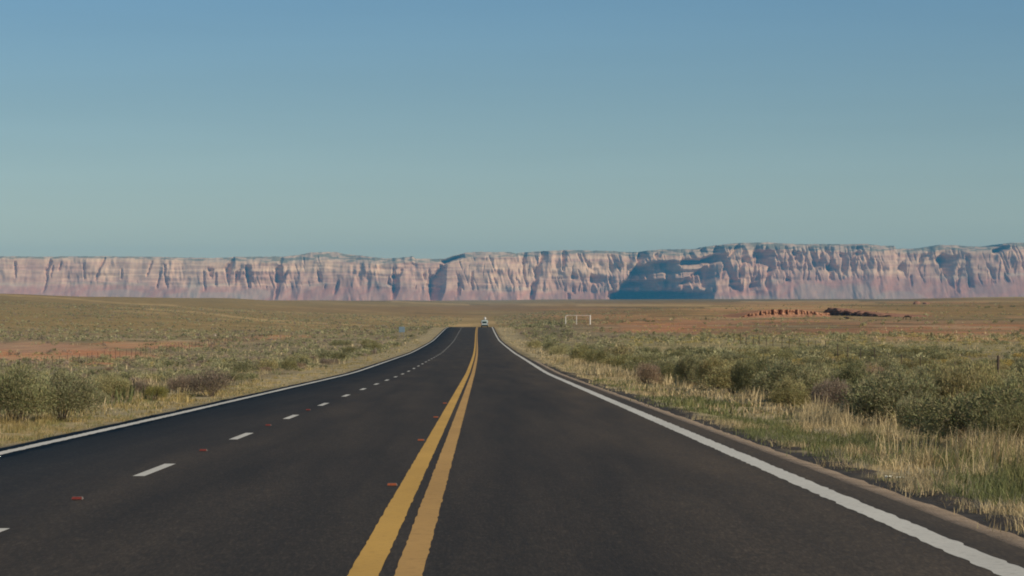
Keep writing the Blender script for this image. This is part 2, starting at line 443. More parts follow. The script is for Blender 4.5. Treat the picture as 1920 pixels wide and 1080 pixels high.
def paint(name, col, wear, scale=14):
    m, n, l, p = new_mat(name)
    pos = geo_pos(n)
    a = noise_node(n, l, scale, 5, .7, pos); b = noise_node(n, l, .6, 4, .6, pos, (1, .3, 1))
    c = ramp(n, l, b, [(.3, tuple(x * .8 for x in col)), (.7, col)])
    c = mix(n, l, 'MULTIPLY', 1, c, ramp(n, l, a, [(.25, (wear, wear, wear)), (.5, (1, 1, 1))]))
    l.new(c, p.inputs["Base Color"]); p.inputs["Roughness"].default_value = .7
    return m
white_p = paint("white_paint", (.64, .62, .54), .66)
yel_p = paint("yellow_paint", (.62, .37, .085), .78)
yel_w = paint("worn_yellow_paint", (.53, .315, .10), .70, 9)
tag(strip("edge_line", [R_EDGE - .13, R_EDGE + .13], white_p, .002, rdl, (.035, 4.7)), "thick white edge line beside the gravel shoulder", "road marking", kind="structure")
tag(strip("edge_line", [lambda d: left_edge(d) - .10, lambda d: left_edge(d) + .10], white_p, .002, rdl, (.03, 4.7)), "thin white edge line along the far left verge", "road marking", kind="structure")
tag(strip("centre_line", [-.26, -.045], yel_p, .002, rdl, (.012, 3.7)), "bright yellow stripe of the double centre line, passing lane side", "road marking", kind="structure")
tag(strip("centre_line", [.055, .25], yel_w, .002, rdl, (.014, 3.7)), "worn yellow stripe of the double centre line, driving lane side", "road marking", kind="structure")
dv, df = [], []
for k in range(-2, 62):
    s0 = 31.7 + 12.35 * k
    ds = np.arange(0, 3.31, .55)[:7] + s0
    b = len(dv)
    for q in ds:
        cx = road_c(q) + dash_off(q)
        dv += [(cx - .072, q, road_z(q) + .003), (cx + .072, q, road_z(q) + .003)]
    df += [(b + 2 * i, b + 2 * i + 1, b + 2 * i + 3, b + 2 * i + 2) for i in range(len(ds) - 1)]
tag(mesh_obj("lane_line", dv, df, white_p), "broken white lane line between the two lanes on the left", "road marking", kind="structure")

m_grav, n, l, p = new_mat("tan_gravel")
pos = geo_pos(n)
a = noise_node(n, l, 40, 4, .75, pos); b = noise_node(n, l, 2.5, 4, .6, pos)
c = ramp(n, l, a, [(.3, (.17, .135, .10)), (.55, (.32, .255, .185)), (.75, (.46, .37, .28))])
c = mix(n, l, 'MULTIPLY', 1, c, ramp(n, l, b, [(.3, (.75, .73, .7)), (.7, (1.15, 1.12, 1.1))]))
l.new(c, p.inputs["Base Color"])
bm_ = n.new("ShaderNodeBump"); bm_.inputs["Distance"].default_value = .02; l.new(a, bm_.inputs["Height"]); l.new(bm_.outputs[0], p.inputs["Normal"])
gd = np.concatenate([np.arange(-60, 140, .4), np.arange(140, 220, 2)])
sh = strip("gravel_shoulder", [lambda d: R_EDGE + .44 + (fbm(d / 1.1, d * 0, 63) - .5) * .07, R_EDGE + .62, lambda d: R_EDGE + .88 + (fbm(d / .8, d * 0, 64) - .5) * .16], m_grav, -.004, gd, thick=.03, fall=(0, .008, .032))
tag(sh, "narrow tan gravel strip along the asphalt edge", "road shoulder", kind="structure")

# broken dark berm between the gravel and the grass
m_berm, n, l, p = new_mat("dark_berm")
pos = geo_pos(n); a = noise_node(n, l, 18, 5, .75, pos)
l.new(ramp(n, l, a, [(.3, (.035, .03, .025)), (.55, (.085, .072, .058)), (.75, (.24, .19, .14))]), p.inputs["Base Color"])
bm_ = n.new("ShaderNodeBump"); bm_.inputs["Distance"].default_value = .04; l.new(a, bm_.inputs["Height"]); l.new(bm_.outputs[0], p.inputs["Normal"])
bd = np.arange(10, 150, .11); prof = np.linspace(0, 1, 9)
BD, PR = np.meshgrid(bd, prof, indexing='ij')
h = .05 * sstep(.42, .75, fbm(BD / 1.4, PR * 2, 65, 4)) * np.sin(PR * math.pi) ** .7 + (fbm(BD * 2.2, PR * 5, 66, 4) - .42) * .045
bx_ = road_c(BD) + R_EDGE + .80 + (fbm(BD / .7, PR * 0, 68, 3) - .5) * .16 + PR * (.40 + .55 * fbm(BD / 2, PR * 0, 67))
bz_ = ground_z(bx_, BD) + h * sstep(0, .25, PR) * sstep(0, .2, 1 - PR) - .03 * (PR > .95) - .02
i = np.arange(BD.size).reshape(BD.shape)
tag(mesh_obj("road_berm", np.stack([bx_, BD, bz_], -1).reshape(-1, 3), np.stack([i[:-1, :-1], i[:-1, 1:], i[1:, 1:], i[1:, :-1]], -1).reshape(-1, 4), m_berm, smooth=True),
    "low broken black berm of old asphalt between shoulder and grass", "road edge", kind="structure")

# side track leaving the road on the right
ts = np.linspace(0, 1, 40)
sv = []
for t in ts:
    X = 3.5 + t * 22; d0 = 150 + t * 6; w = 7.5 - 3.8 * sstep(0, .3, t)
    for q in (-1, -.5, 0, .5, 1):
        y = d0 + q * w / 2; sv.append((X, y, float(ground_z(X, y)) + (.05 if t > .12 else .0) + .02))
i = np.arange(len(sv)).reshape(40, 5)
tag(mesh_obj("side_track", np.array(sv)[:], np.stack([i[2:-1, :-1], i[3:, :-1], i[3:, 1:], i[2:-1, 1:]], -1).reshape(-1, 4), m_berm),
    "dark side track turning off the highway through the brush", "track", kind="structure")
# ------------------------------------------------------------------ the cliffs, 14 km off
MY = 14000.0
PXM = MY / F_PX                      # metres per photo pixel at that distance
sky_line = np.array([(-400,482),(0,480),(80,480.5),(110,479.5),(160,480),(240,480),(350,482),(385,483),(440,480.5),(520,480),(560,476),(578,472),(625,471),(640,475),(680,479),
 (700,481.5),(720,484),(765,481),(771,479),(777,484),(832,484.5),(850,478),(875,472.5),(900,471),(960,472),(968,474.5),(980,472),(1030,469),(1060,468),(1150,470),(1198,472),(1215,469.5),
 (1240,467),(1316,466),(1322,462),(1330,461),(1345,459),(1395,454),(1450,453),(1500,456),(1560,456),(1640,456),(1665,459.5),(1690,459),(1695,465),(1740,464.5),(1770,460),(1782,457.5),(1810,458),(1830,460),(1888,461),(1898,456),(1920,453),(2400,455)])
darks = [
 [(384,501),(396,505),(393,522),(387,517)],[(399,512),(402,510),(402,537),(398,535)],[(432,481),(417,503),(420,522),(424,538),(425,522),(429,503),(435,485)],
 [(436,510),(447,504),(444,522),(435,530)],[(455,497),(464,500),(466,540),(461,540),(457,520)],
 [(86,484),(91,490),(83,504),(83,520),(80,538),(78,549),(75,548),(78,535),(80,519),(76,506),(82,498)],[(91,497),(93,500),(89,519),(87,517)],
 [(106,491),(108,492),(104,507),(101,505)],[(148,495),(151,495),(154,524),(151,524)],[(188,482),(191,482),(183,502),(174,525),(171,524),(179,500)],
 [(19,491),(23,491),(24,520),(22,521)],[(220,505),(223,505),(223,523),(220,522)],[(277,489),(280,489),(270,517),(267,517)],[(301,496),(305,496),(304,515),(311,540),(308,541),(302,514)],
 [(293,510),(295,510),(291,540),(288,540)],[(375,505),(378,508),(382,545),(379,545)],
 [(521,495),(526,500),(524,520),(522,538),(517,562),(512,562),(514,541),(512,520),(511,505)],[(533,508),(536,509),(529,526),(524,532),(524,524)],[(518,490),(523,480),(527,484),(522,496)],
 [(591,507),(600,512),(600,528),(594,528),(592,515)],[(631,526),(634,527),(630,545),(626,553),(624,550),(628,535)],
 [(727,518),(731,522),(732,537),(726,532)],[(735,502),(739,502),(741,519),(744,515),(751,504),(755,504),(748,522),(746,545),(740,562),(735,560),(735,535)],
 [(793,514),(798,512),(797,524),(793,522)],[(802,506),(805,506),(807,516),(805,518)],
 [(825,496),(837,496),(836,516),(836,535),(831,552),(826,566),(806,566),(805,547),(803,537),(806,520),(815,516),(819,507),(824,502)],
 [(832,487),(842,485),(855,480),(871,474),(871,481),(845,490),(832,495)],[(884,510),(888,508),(886,522),(889,540),(886,546),(883,525)],[(860,530),(865,528),(862,555),(856,555)],
 [(985,471),(990,472),(985,485),(984,502),(986,516),(991,539),(989,540),(984,522),(981,506),(981,485)],
 [(1017,470),(1029,470),(1024,485),(1015,492),(1014,510),(1011,522),(1007,537),(1002,563),(994,563),(998,545),(996,537),(1005,526),(1005,504),(1013,490)],
 [(1057,469),(1064,469),(1065,485),(1061,497),(1060,508),(1056,506)],[(1076,511),(1084,516),(1084,524),(1076,522)],[(1102,490),(1110,493),(1111,505),(1106,501)],
 [(1109,516),(1116,521),(1112,536),(1110,530)],[(1145,492),(1152,496),(1151,520),(1147,505)],[(1161,494),(1167,501),(1166,512),(1162,504)],[(1066,550),(1070,550),(1070,562),(1066,562)],[(1075,535),(1080,540),(1081,552),(1076,548)],
 [(1170,541),(1178,525),(1192,509),(1198,486),(1203,472),(1214,470),(1214,482),(1204,495),(1206,500),(1214,497),(1219,492),(1230,494),(1245,490),(1255,492),(1264,489),(1275,489),(1280,502),(1279,515),(1280,525),(1301,520),(1310,510),(1321,502),(1322,485),(1340,480),(1345,462),(1359,460),(1355,487),(1355,505),(1351,520),(1346,525),(1344,540),(1341,554),(1338,566),(1255,566),(1172,566)],
 [(1229,478),(1246,470),(1240,482),(1232,483)],[(1318,469),(1328,461),(1330,474),(1325,474)],
 [(1392,455),(1394,465),(1375,481),(1365,502),(1360,523),(1355,525),(1361,500),(1371,479),(1384,462)],[(1371,525),(1392,522),(1391,537),(1382,546),(1372,536)],[(1390,502),(1399,488),(1400,520),(1391,520)],
 [(1431,474),(1444,469),(1461,472),(1460,504),(1450,520),(1449,542),(1440,544),(1444,520),(1449,500),(1430,494)],[(1425,519),(1429,525),(1420,544),(1410,544)],[(1396,472),(1408,472),(1402,492),(1398,515)],
 [(1472,496),(1482,492),(1482,506),(1473,506)],[(1505,471),(1511,472),(1509,492),(1505,491)],[(1547,475),(1556,476),(1555,491),(1550,501),(1540,500),(1546,487)],
 [(1574,499),(1580,499),(1580,514),(1575,511)],[(1585,475),(1600,475),(1599,500),(1595,517),(1590,512),(1591,497),(1588,482)],[(1617,467),(1625,472),(1627,489),(1622,485)],[(1608,496),(1612,496),(1614,506),(1610,506)],
 [(1695,505),(1698,496),(1705,489),(1710,488),(1710,506),(1712,525),(1709,520),(1706,509)],[(1740,483),(1751,476),(1746,489),(1739,505),(1735,504)],
 [(1774,483),(1782,473),(1797,479),(1805,480),(1815,475),(1816,481),(1807,494),(1800,517),(1800,543),(1795,539),(1787,519),(1780,496)],
 [(1814,504),(1821,503),(1812,525),(1806,550),(1801,548),(1806,530),(1811,520)],[(1824,480),(1831,476),(1830,505),(1837,520),(1839,541),(1830,540),(1829,510),(1826,500)],
 [(1719,515),(1722,515),(1721,532),(1717,540)],[(1864,492),(1868,495),(1880,515),(1881,524),(1876,522),(1870,505)],[(1896,462),(1911,457),(1908,467),(1880,474)],
 [(1485,484),(1489,484),(1494,515),(1491,515)],[(1634,478),(1637,478),(1641,500),(1638,500)],[(1651,480),(1655,480),(1660,508),(1656,505)]]
lights = [[(1228,508),(1232,510),(1234,540),(1228,540)],[(1245,505),(1252,508),(1249,540),(1245,557),(1241,557),(1246,535)],[(1268,512),(1280,518),(1284,545),(1268,540)],[(1199,545),(1240,543),(1240,546),(1199,547)]]

BIG = max(range(len(darks)), key=lambda k: len(darks[k]) if darks[k][0][0] == 1170 else 0)
def fill(poly, X, Y):
    ins = np.zeros(X.shape, bool); n_ = len(poly)
    for k in range(n_):
        x1, y1 = poly[k]; x2, y2 = poly[(k + 1) % n_]
        if y1 == y2: continue
        cond = ((y1 > Y) != (y2 > Y)) & (X < (x2 - x1) * (Y - y1) / (y2 - y1) + x1)
        ins ^= cond
    return ins

mx = np.arange(-330, 2260, .9)
NV = 104
vv = np.linspace(0, 1, NV)
base_row = 577.0
top = np.interp(mx, sky_line[:, 0], sky_line[:, 1]) + (fbm(mx / 7, mx * 0, 101, 3) - .5) * 1.6
MXX, VV = np.meshgrid(mx, vv, indexing='ij')
ROW = base_row + (top[:, None] - base_row) * VV
wob = (fbm(MXX / 9, ROW / 9, 102, 3) - .5) * 5 + (fbm(MXX / 24, ROW / 16, 134, 2) - .5) * 9 * sstep(1160, 1200, MXX)
D = np.zeros(MXX.shape)
for pl in darks: D = np.maximum(D, fill(pl, MXX + wob * .6, ROW))
D[1:-1] = np.maximum(D[1:-1], np.maximum(D[2:], D[:-2]))
# many small shaded flutes between the buttresses
fl1 = fbm((MXX - (ROW - 500) * .36) / 5.0, ROW / 48, 131, 4); fl2 = fbm((MXX + (ROW - 500) * .12) / 4.0, ROW / 42, 132, 4)
thr_d = np.interp(mx, [0, 380, 480, 560, 700, 780, 960, 1040, 1190, 1360, 1400, 1630, 1645, 1690, 1700, 1760, 1850, 1920], [.86, .84, .72, .76, .80, .72, .74, .67, .66, .63, .595, .595, .72, .72, .67, .66, .67, .66])[:, None]
inband = (ROW > top[:, None] + 7) & (ROW < np.interp(mx, [0, 960, 1160, 1400, 1480, 1640, 1800, 1920], [536, 544, 550, 548, 528, 522, 535, 530])[:, None])
D = np.maximum(D, ((fl1 > thr_d) | (fl2 > thr_d + .02)) & inband)
LI = np.zeros(MXX.shape)
shelf = [(1282,492),(1300,482),(1318,486),(1317,501),(1306,509),(1298,515),(1283,518)]     # sunlit shelf inside the great alcove
holes = fill(darks[BIG], MXX, ROW) & (ROW > 492) & (ROW < 548) & (fbm((MXX - (ROW - 500) * .1) / 6, ROW / 26, 133, 3) > .655)
LI = np.where(holes, 1.0, LI)
sh_in = fill(shelf, MXX + wob * .6, ROW); D = np.maximum(D, sh_in); LI = np.where(sh_in, .6, LI)
for pl in lights: LI = np.maximum(LI, fill(pl, MXX + wob * .4, ROW))
talus_top = np.interp(mx, [0, 240, 300, 480, 520, 700, 800, 900, 1050, 1160, 1300, 1400, 1480, 1560, 1640, 1780, 1920],
                      [537, 537, 539, 540, 538, 538, 541, 547, 546, 546, 548, 540, 527, 523, 519, 523, 519])[:, None] + (fbm(MXX / 25, MXX * 0, 103, 3) - .5) * 9
cap_bot = (top + np.interp(mx, [0, 300, 480, 560, 625, 720, 830, 870, 960, 1160, 1200, 1320, 1400, 1640, 1690, 1740, 1920], [4, 4, 9, 15, 16, 11, 7, 12, 9, 6, 10, 12, 13, 13, 8, 9, 11]))[:, None] + (fbm(MXX / 12, MXX * 0, 104, 3) - .5) * 5
tal = sstep(-6, 6, ROW - talus_top + (fbm(MXX / 7, ROW / 12, 135, 3) - .5) * 9); cap = sstep(-2.5, 2.5, cap_bot - ROW)
# backward lean per pixel of height
tt_s = np.interp(mx, [0, 480, 700, 900, 1160, 1300, 1400, 1500, 1640, 1920], [537, 539, 540, 546, 546, 547, 540, 526, 520, 520])[:, None]
tal_g = sstep(-7, 7, ROW - tt_s); cap_g = sstep(-3, 3, (cap_bot - (fbm(MXX / 12, MXX * 0, 104, 3) - .5) * 5) - ROW)
lean = .10 + 1.05 * tal_g + 1.3 * cap_g
ledge = np.zeros_like(ROW)
for r0, amp in ((492, .6), (501, .8), (512, .7), (522, .8), (530, .9), (540, .6)):
    rr_ = r0 + (fbm(MXX / 40, MXX * 0, 105 + r0, 3) - .5) * 8 + (top[:, None] - 470) * .4
    ledge += amp * np.exp(-((ROW - rr_) / 1.5) ** 2) * sstep(.35, .6, fbm(MXX / 60, ROW * 0, 106 + r0, 2))
lean = lean + ledge * (1 - .85 * (fill(darks[BIG], MXX, ROW) | sh_in))
dz = (np.abs(base_row - top) / (NV - 1))[:, None]
back = np.cumsum(lean * dz, 1)
# forward slope across each row: a dark face turns away from the sun, then the wall eases back
thr = (-SUN[1] + SUN[2] * np.minimum(lean, .5)) / SUN[0]
ribs = (fbm((MXX + (ROW - 500) * .12) / 6.5, ROW / 36, 107, 4) - .5) * 2.2 + (fbm((MXX - (ROW - 500) * .25) / 3.2, ROW / 18, 108, 3) - .5) * 1.5
amp = np.interp(mx, [0, 350, 480, 560, 960, 1400, 1920], [.55, .6, .8, 1.0, 1.1, 1.2, 1.1])[:, None]
calm = .35 + 1.1 * sstep(.38, .62, fbm(MXX / 45, ROW / 110, 136, 3))          # sheer faces between fluted ones
ribs = (ribs * calm + (fbm(MXX / 7, ROW / 8, 137, 3) - .5) * .6) * amp * (1 - .15 * tal) * (1 - .3 * cap)
ribs += (fbm(MXX / 38, ROW / 160, 120, 3) - .5) * np.interp(mx, [0, 480, 960, 1920], [.3, .5, .9, 1.5])[:, None]
ribs -= ribs.mean(0, keepdims=True)
P = np.zeros(MXX.shape); dx = mx[1] - mx[0]
for i in range(1, len(mx)):
    P[i] = P[i - 1] + np.where(D[i] > .5, 0, ribs[i] - P[i - 1] / 28) * dx
# clefts and alcoves: their floor runs back from the right rim at a slope the sun cannot reach
Q = np.zeros(MXX.shape); KF = .75 + 1.7 * fbm(MXX / 11, ROW / 22, 119, 3)
run = np.zeros(NV)
for i in range(len(mx) - 2, -1, -1):
    run = np.where(D[i] > .5, run + dx, 0)
    down = Q[i + 1] - thr[i] * KF[i] * dx - .1 * dx
    shelf_q = Q[i + 1] + .1 * dx
    fin = np.minimum(Q[i + 1] + 3.5 * dx, -.40 * run)          # a fin of rock standing out into the light
    q_ = np.where(LI[i] > .9, np.maximum(down, fin), np.where(LI[i] > .5, shelf_q, down))
    Q[i] = np.where(D[i] > .5, q_, np.minimum(Q[i + 1] + 9 * dx, 0))
for _ in range(3):
    Qp = np.pad(Q, ((0, 0), (1, 1)), mode='edge'); Q = .25 * Qp[:, :-2] + .5 * Qp[:, 1:-1] + .25 * Qp[:, 2:]
for _ in range(6):
    Pq = np.pad(P, ((0, 0), (1, 1)), mode='edge'); P = .25 * Pq[:, :-2] + .5 * Pq[:, 1:-1] + .25 * Pq[:, 2:]
P = P + Q
k3 = np.array([.06, .24, .4, .24, .06])
Pp = np.pad(P, ((0, 0), (2, 2)), mode='edge')
P = sum(k3[j] * Pp[:, j:j + NV] for j in range(5))
P = P + (fbm(MXX / 260, MXX * 0, 109, 2) - .5) * 60
Xm = (MXX - 904) * PXM
Ym = MY + (back - P) * PXM
Zm = CAM_Z + (555 - ROW) * PXM
# plateau behind the rim
px_, py_, pz_ = [Xm], [Ym], [Zm]
for q, up in ((30, .3), (90, .6), (220, .4), (600, -1), (1500, -6)):
    px_.append(Xm[:, -1:]); py_.append(Ym[:, -1:] * 0 + np.maximum(Ym[:, -1:].mean(), Ym[:, -1:]) * 0 + Ym[:, -1:] + q); pz_.append(Zm[:, -1:] + (up + (fbm(mx / 15, mx * 0 + q, 111, 3)[:, None] - .5) * 1.5) * PXM * .6)
VX = np.concatenate(px_, 1); VY = np.concatenate(py_, 1); VZ = np.concatenate(pz_, 1)
nrow = VX.shape[1]
# rock colour by layer (the beds themselves)
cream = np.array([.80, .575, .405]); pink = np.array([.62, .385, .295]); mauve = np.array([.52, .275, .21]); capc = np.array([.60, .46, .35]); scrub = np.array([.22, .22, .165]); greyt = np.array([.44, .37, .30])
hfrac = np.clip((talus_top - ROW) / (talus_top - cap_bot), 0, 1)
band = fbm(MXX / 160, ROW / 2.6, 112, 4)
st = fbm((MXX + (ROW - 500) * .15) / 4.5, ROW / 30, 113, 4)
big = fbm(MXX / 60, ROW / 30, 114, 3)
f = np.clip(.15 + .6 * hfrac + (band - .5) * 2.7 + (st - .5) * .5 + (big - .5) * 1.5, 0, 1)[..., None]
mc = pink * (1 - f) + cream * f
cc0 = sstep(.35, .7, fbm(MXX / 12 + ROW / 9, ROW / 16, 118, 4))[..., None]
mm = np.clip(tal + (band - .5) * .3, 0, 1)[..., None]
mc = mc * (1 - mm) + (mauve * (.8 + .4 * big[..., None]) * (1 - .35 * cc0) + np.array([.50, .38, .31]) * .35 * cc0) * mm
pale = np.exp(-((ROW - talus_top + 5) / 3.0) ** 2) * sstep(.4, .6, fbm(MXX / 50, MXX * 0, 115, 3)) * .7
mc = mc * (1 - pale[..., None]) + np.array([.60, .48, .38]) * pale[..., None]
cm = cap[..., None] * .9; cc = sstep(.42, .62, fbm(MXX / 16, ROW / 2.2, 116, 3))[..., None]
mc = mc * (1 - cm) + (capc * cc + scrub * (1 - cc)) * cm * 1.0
for (cx, cy, rx, ry) in ((1530, 552, 42, 24), (1610, 556, 55, 26), (1690, 562, 60, 18), (380, 556, 90, 9), (220, 553, 60, 11), (1420, 562, 60, 9), (470, 552, 40, 12), (360, 540, 12, 24), (1350, 562, 40, 7)):
    q = ((MXX - cx) / rx) ** 2 + ((ROW - cy) / ry) ** 2
    w_ = (.5 * (1 - sstep(.55, 1.1, q + (fbm(MXX / 10, ROW / 8, 117) - .5) * .5)))[..., None]
    mc = mc * (1 - w_) + greyt * w_
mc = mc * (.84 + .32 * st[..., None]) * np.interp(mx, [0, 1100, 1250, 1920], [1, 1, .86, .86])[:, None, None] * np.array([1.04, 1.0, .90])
plat = np.repeat((scrub * 1.0)[None, None, :], len(mx), 0).repeat(nrow - NV, 1)
mc = np.concatenate([mc, plat], 1)
i = np.arange(VX.size).reshape(VX.shape)
m_rock, n, l, p = new_mat("cliff_rock")
a = n.new("ShaderNodeVertexColor"); a.layer_name = "Col"
pos = geo_pos(n)
t = noise_node(n, l, .035, 6, .65, pos, (1, .3, .35))
l.new(mix(n, l, 'MULTIPLY', 1, a.outputs[0], ramp(n, l, t, [(.3, (.78, .77, .78)), (.7, (1.2, 1.18, 1.15))])), p.inputs["Base Color"])
p.inputs["Roughness"].default_value = 1; p.inputs["Specular IOR Level"].default_value = 0
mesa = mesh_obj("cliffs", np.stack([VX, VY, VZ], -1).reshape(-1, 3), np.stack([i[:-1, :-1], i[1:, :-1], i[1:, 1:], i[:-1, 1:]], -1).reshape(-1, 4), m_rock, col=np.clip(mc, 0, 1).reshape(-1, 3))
tag(mesa, "long pink and mauve sandstone escarpment with blue shaded clefts along the horizon", "cliffs", kind="structure")

# ------------------------------------------------------------------ air
hz = MB()
hz_lo = float(min(ZZ.min(), VZ.min())) - 1.0; hz_hi = float(VZ.max()) + 25
hz.box((0, 8600, (hz_lo + hz_hi) / 2), (17000, 18000, hz_hi - hz_lo))
m = bpy.data.materials.new("haze"); m.use_nodes = True; m.node_tree.nodes.clear()
n, l = m.node_tree.nodes, m.node_tree.links
out = n.new("ShaderNodeOutputMaterial"); pv = n.new("ShaderNodeVolumePrincipled")
pv.inputs["Color"].default_value = (.13, .60, 1.0, 1); pv.inputs["Density"].default_value = HAZE
pv.inputs["Anisotropy"].default_value = 0.0
l.new(pv.outputs[0], out.inputs["Volume"])
haze = hz.build("haze", m)
tag(haze, "thin blue haze over the whole plain up to the cliffs", "haze", kind="stuff")

# ------------------------------------------------------------------ plants
def leaf_cloud(r, n, size, h_, lobes, seed, flat=.8, up=.35):
    """leaf-sized triangles clustered in lobes over a low dome of radius 1, height h_; returns verts (n*3), shade per leaf"""
    g = np.random.default_rng(seed)
    th = g.uniform(0, 2 * np.pi, lobes); rr = np.sqrt(g.uniform(0, 1, lobes)) * .80
    lz = h_ * (.16 + .74 * np.sqrt(np.clip(1 - rr ** 2, 0, 1)) * g.uniform(.45, 1.05, lobes))
    lc = np.stack([rr * np.cos(th), rr * np.sin(th), lz], -1)
    lr = g.uniform(.20, .36, lobes)
    ltone = g.uniform(.7, 1.25, lobes)
    k = g.integers(0, lobes, n)
    dirs = g.normal(size=(n, 3)); dirs /= np.linalg.norm(dirs, axis=1, keepdims=True)
    dist = lr[k] * g.uniform(.3, 1, n) ** .6
    c = lc[k] + dirs * dist[:, None] * np.array([1, 1, flat])
    c[:, 2] = np.maximum(c[:, 2], .02)
    ax = dirs * .8 + np.array([0, 0, up + .3]) + g.normal(size=(n, 3)) * .45
    ax /= np.linalg.norm(ax, axis=1, keepdims=True)
    sd = np.cross(ax, g.normal(size=(n, 3))); sd /= np.linalg.norm(sd, axis=1, keepdims=True)
    s = size * g.uniform(.6, 1.5, n)[:, None]
    v = np.stack([c - sd * s * .22, c + sd * s * .22, c + ax * s], 1)
    return v * r, ltone[k] * g.uniform(.78, 1.22, n)

def stem_mesh(h_, n, seed, thick=.012):
    g = np.random.default_rng(seed); mb = MB()
    for i in range(n):
        a = g.uniform(0, 2 * math.pi); s = g.uniform(.25, .8)
        pts = [(0.05 * math.cos(a), .05 * math.sin(a), -.08)]
        for t in (.4, .75, 1.0):
            pts.append((s * t * math.cos(a) + g.normal() * .03, s * t * math.sin(a) + g.normal() * .03, h_ * (.25 + .65 * t * (1 - .45 * s)) * (.2 + .8 * t)))
        mb.tube(pts, [thick * 1.4, thick, thick * .7, thick * .35], 5, caps=False)
    return mb

SAGE = np.array([.395, .37, .20]); SAGE_D = np.array([.285, .275, .135]); RAB = np.array([.52, .43, .17]); DEAD = np.array([.36, .28, .21]); GREEN = np.array([.26, .265, .09])
m_leaf = col_mat("sage_leaf", transl=.3, objvar=True)
m_leaf_far = col_mat("brush_leaf", transl=.3)
m_twig = plain("grey_bark", (.16, .125, .095), .95, .3, 20, spec=.1)
m_blade = col_mat("grass_blade", transl=.3)

def leaf_mesh(name, n, size, h_, lobes, seed, c, jit=.0, up=.1):
    v, sh = leaf_cloud(1.0, n, size, h_, lobes, seed, up=up)
    g = np.random.default_rng(seed + 5)
    cl = c[None] * sh[:, None] * (1 + g.normal(size=(n, 3)) * .05)
    # some straw tips and some dark inner leaves, as on the real plant
    cl = np.where(g.uniform(size=(n, 1)) < .08, np.array([.26, .215, .12]), cl)
    me = bpy.data.meshes.new(name)
    V = v.reshape(-1, 3).astype(np.float32); F = np.arange(n * 3, dtype=np.int32)
    me.vertices.add(len(V)); me.vertices.foreach_set("co", V.ravel())
    me.loops.add(n * 3); me.loops.foreach_set("vertex_index", F)
    me.polygons.add(n); me.polygons.foreach_set("loop_start", np.arange(n, dtype=np.int32) * 3)
    me.update(calc_edges=True)
    ca = me.color_attributes.new("Col", 'FLOAT_COLOR', 'POINT')
    c4 = np.ones((n * 3, 4), np.float32); c4[:, :3] = np.repeat(np.clip(cl, 0, 1), 3, 0)
    ca.data.foreach_set("color", c4.ravel())
    me.materials.append(m_leaf)
    return me

KINDS = {"sage": (SAGE, .85), "dark": (SAGE_D, .9), "rab": (RAB, .8), "dead": (DEAD, .75), "green": (GREEN, .9)}
near_mesh = {k: [leaf_mesh("foliage", 15000 if k in ("sage", "dark") else 9000, .045, h, 40, 300 + 10 * i + j, c) for j in range(4)] for i, (k, (c, h)) in enumerate(KINDS.items())}
mid_mesh = {k: [leaf_mesh("foliage", 3200, .07, h, 24, 500 + 10 * i + j, c) for j in range(4)] for i, (k, (c, h)) in enumerate(KINDS.items())}
stem_me = []
for j in range(4):
    o = stem_mesh(.85, 16, 700 + j).build("stems", m_twig); stem_me.append(o.data); bpy.data.objects.remove(o)

bush_sites = []     # X, d, radius, height scale, kind
def hand(px, d, w_px, h_px, kind):
    X = X_at(px, d); r = w_px * d / F_PX / 2; hgt = h_px * d / F_PX
    bush_sites.append((X, d, r, hgt / (KINDS[kind][1] * r * 1.05), kind, True))
for a in [(35, 57, 165, 98, "dark"), (118, 59, 150, 90, "sage"), (-40, 60, 130, 90, "dark"), (395, 88, 92, 50, "dead"), (345, 94, 60, 34, "dead"), (292, 82, 50, 32, "green"), (218, 86, 60, 34, "dark"), (265, 90, 44, 26, "dead"),
          (1412, 84, 96, 84, "dark"), (1470, 88, 90, 70, "sage"), (1345, 98, 90, 66, "sage"), (1300, 108, 74, 62, "sage"), (1215, 112, 64, 46, "dead"), (1262, 118, 60, 44, "dark"),
          (1600, 68, 100, 92, "dark"), (1535, 76, 90, 84, "sage"), (1672, 62, 104, 100, "sage"), (1735, 58, 110, 100, "dark"), (1800, 56, 110, 112, "sage"), (1872, 50, 120, 116, "dark"), (1930, 47, 110, 110, "sage"), (1640, 74, 90, 80, "dead"), (1835, 64, 120, 104, "sage"), (1905, 41, 120, 96, "dark"), (1815, 45.5, 110, 96, "dead"), (1725, 51, 100, 86, "sage"), (1560, 64, 84, 70, "dead"), (1480, 74, 80, 66, "sage"),
          (1760, 72, 110, 90, "sage"), (1090, 205, 58, 38, "dark"), (1048, 250, 44, 28, "sage"), (1120, 195, 56, 36, "dark"), (1160, 210, 70, 38, "sage"), (1000, 330, 34, 22, "sage"), (1030, 300, 36, 24, "dark"),
          (700, 330, 40, 18, "dark"), (660, 290, 40, 20, "dark"), (610, 240, 44, 22, "sage"), (560, 200, 50, 26, "sage"), (640, 215, 40, 22, "dark"), (500, 170, 50, 28, "sage"), (460, 150, 54, 30, "sage"), (690, 420, 40, 14, "dark"), (640, 470, 50, 14, "dark")]:
    hand(*a)

def road_clear(X, d, mR, mL):
    o = X - road_c(d)
    return (o > R_EDGE + mR) | (o < left_edge(d) - mL)

def scatter(d0, d1, dens, g):
    A = (.215 + .195) * (d1 * d1 - d0 * d0) / 2 + 6 * (d1 - d0)
    n_ = int(A * dens)
    d = np.sqrt(g.uniform(d0 * d0, d1 * d1, n_)); X = -.195 * d - 3 + g.uniform(0, 1, n_) * (.41 * d + 6)
    return X, d

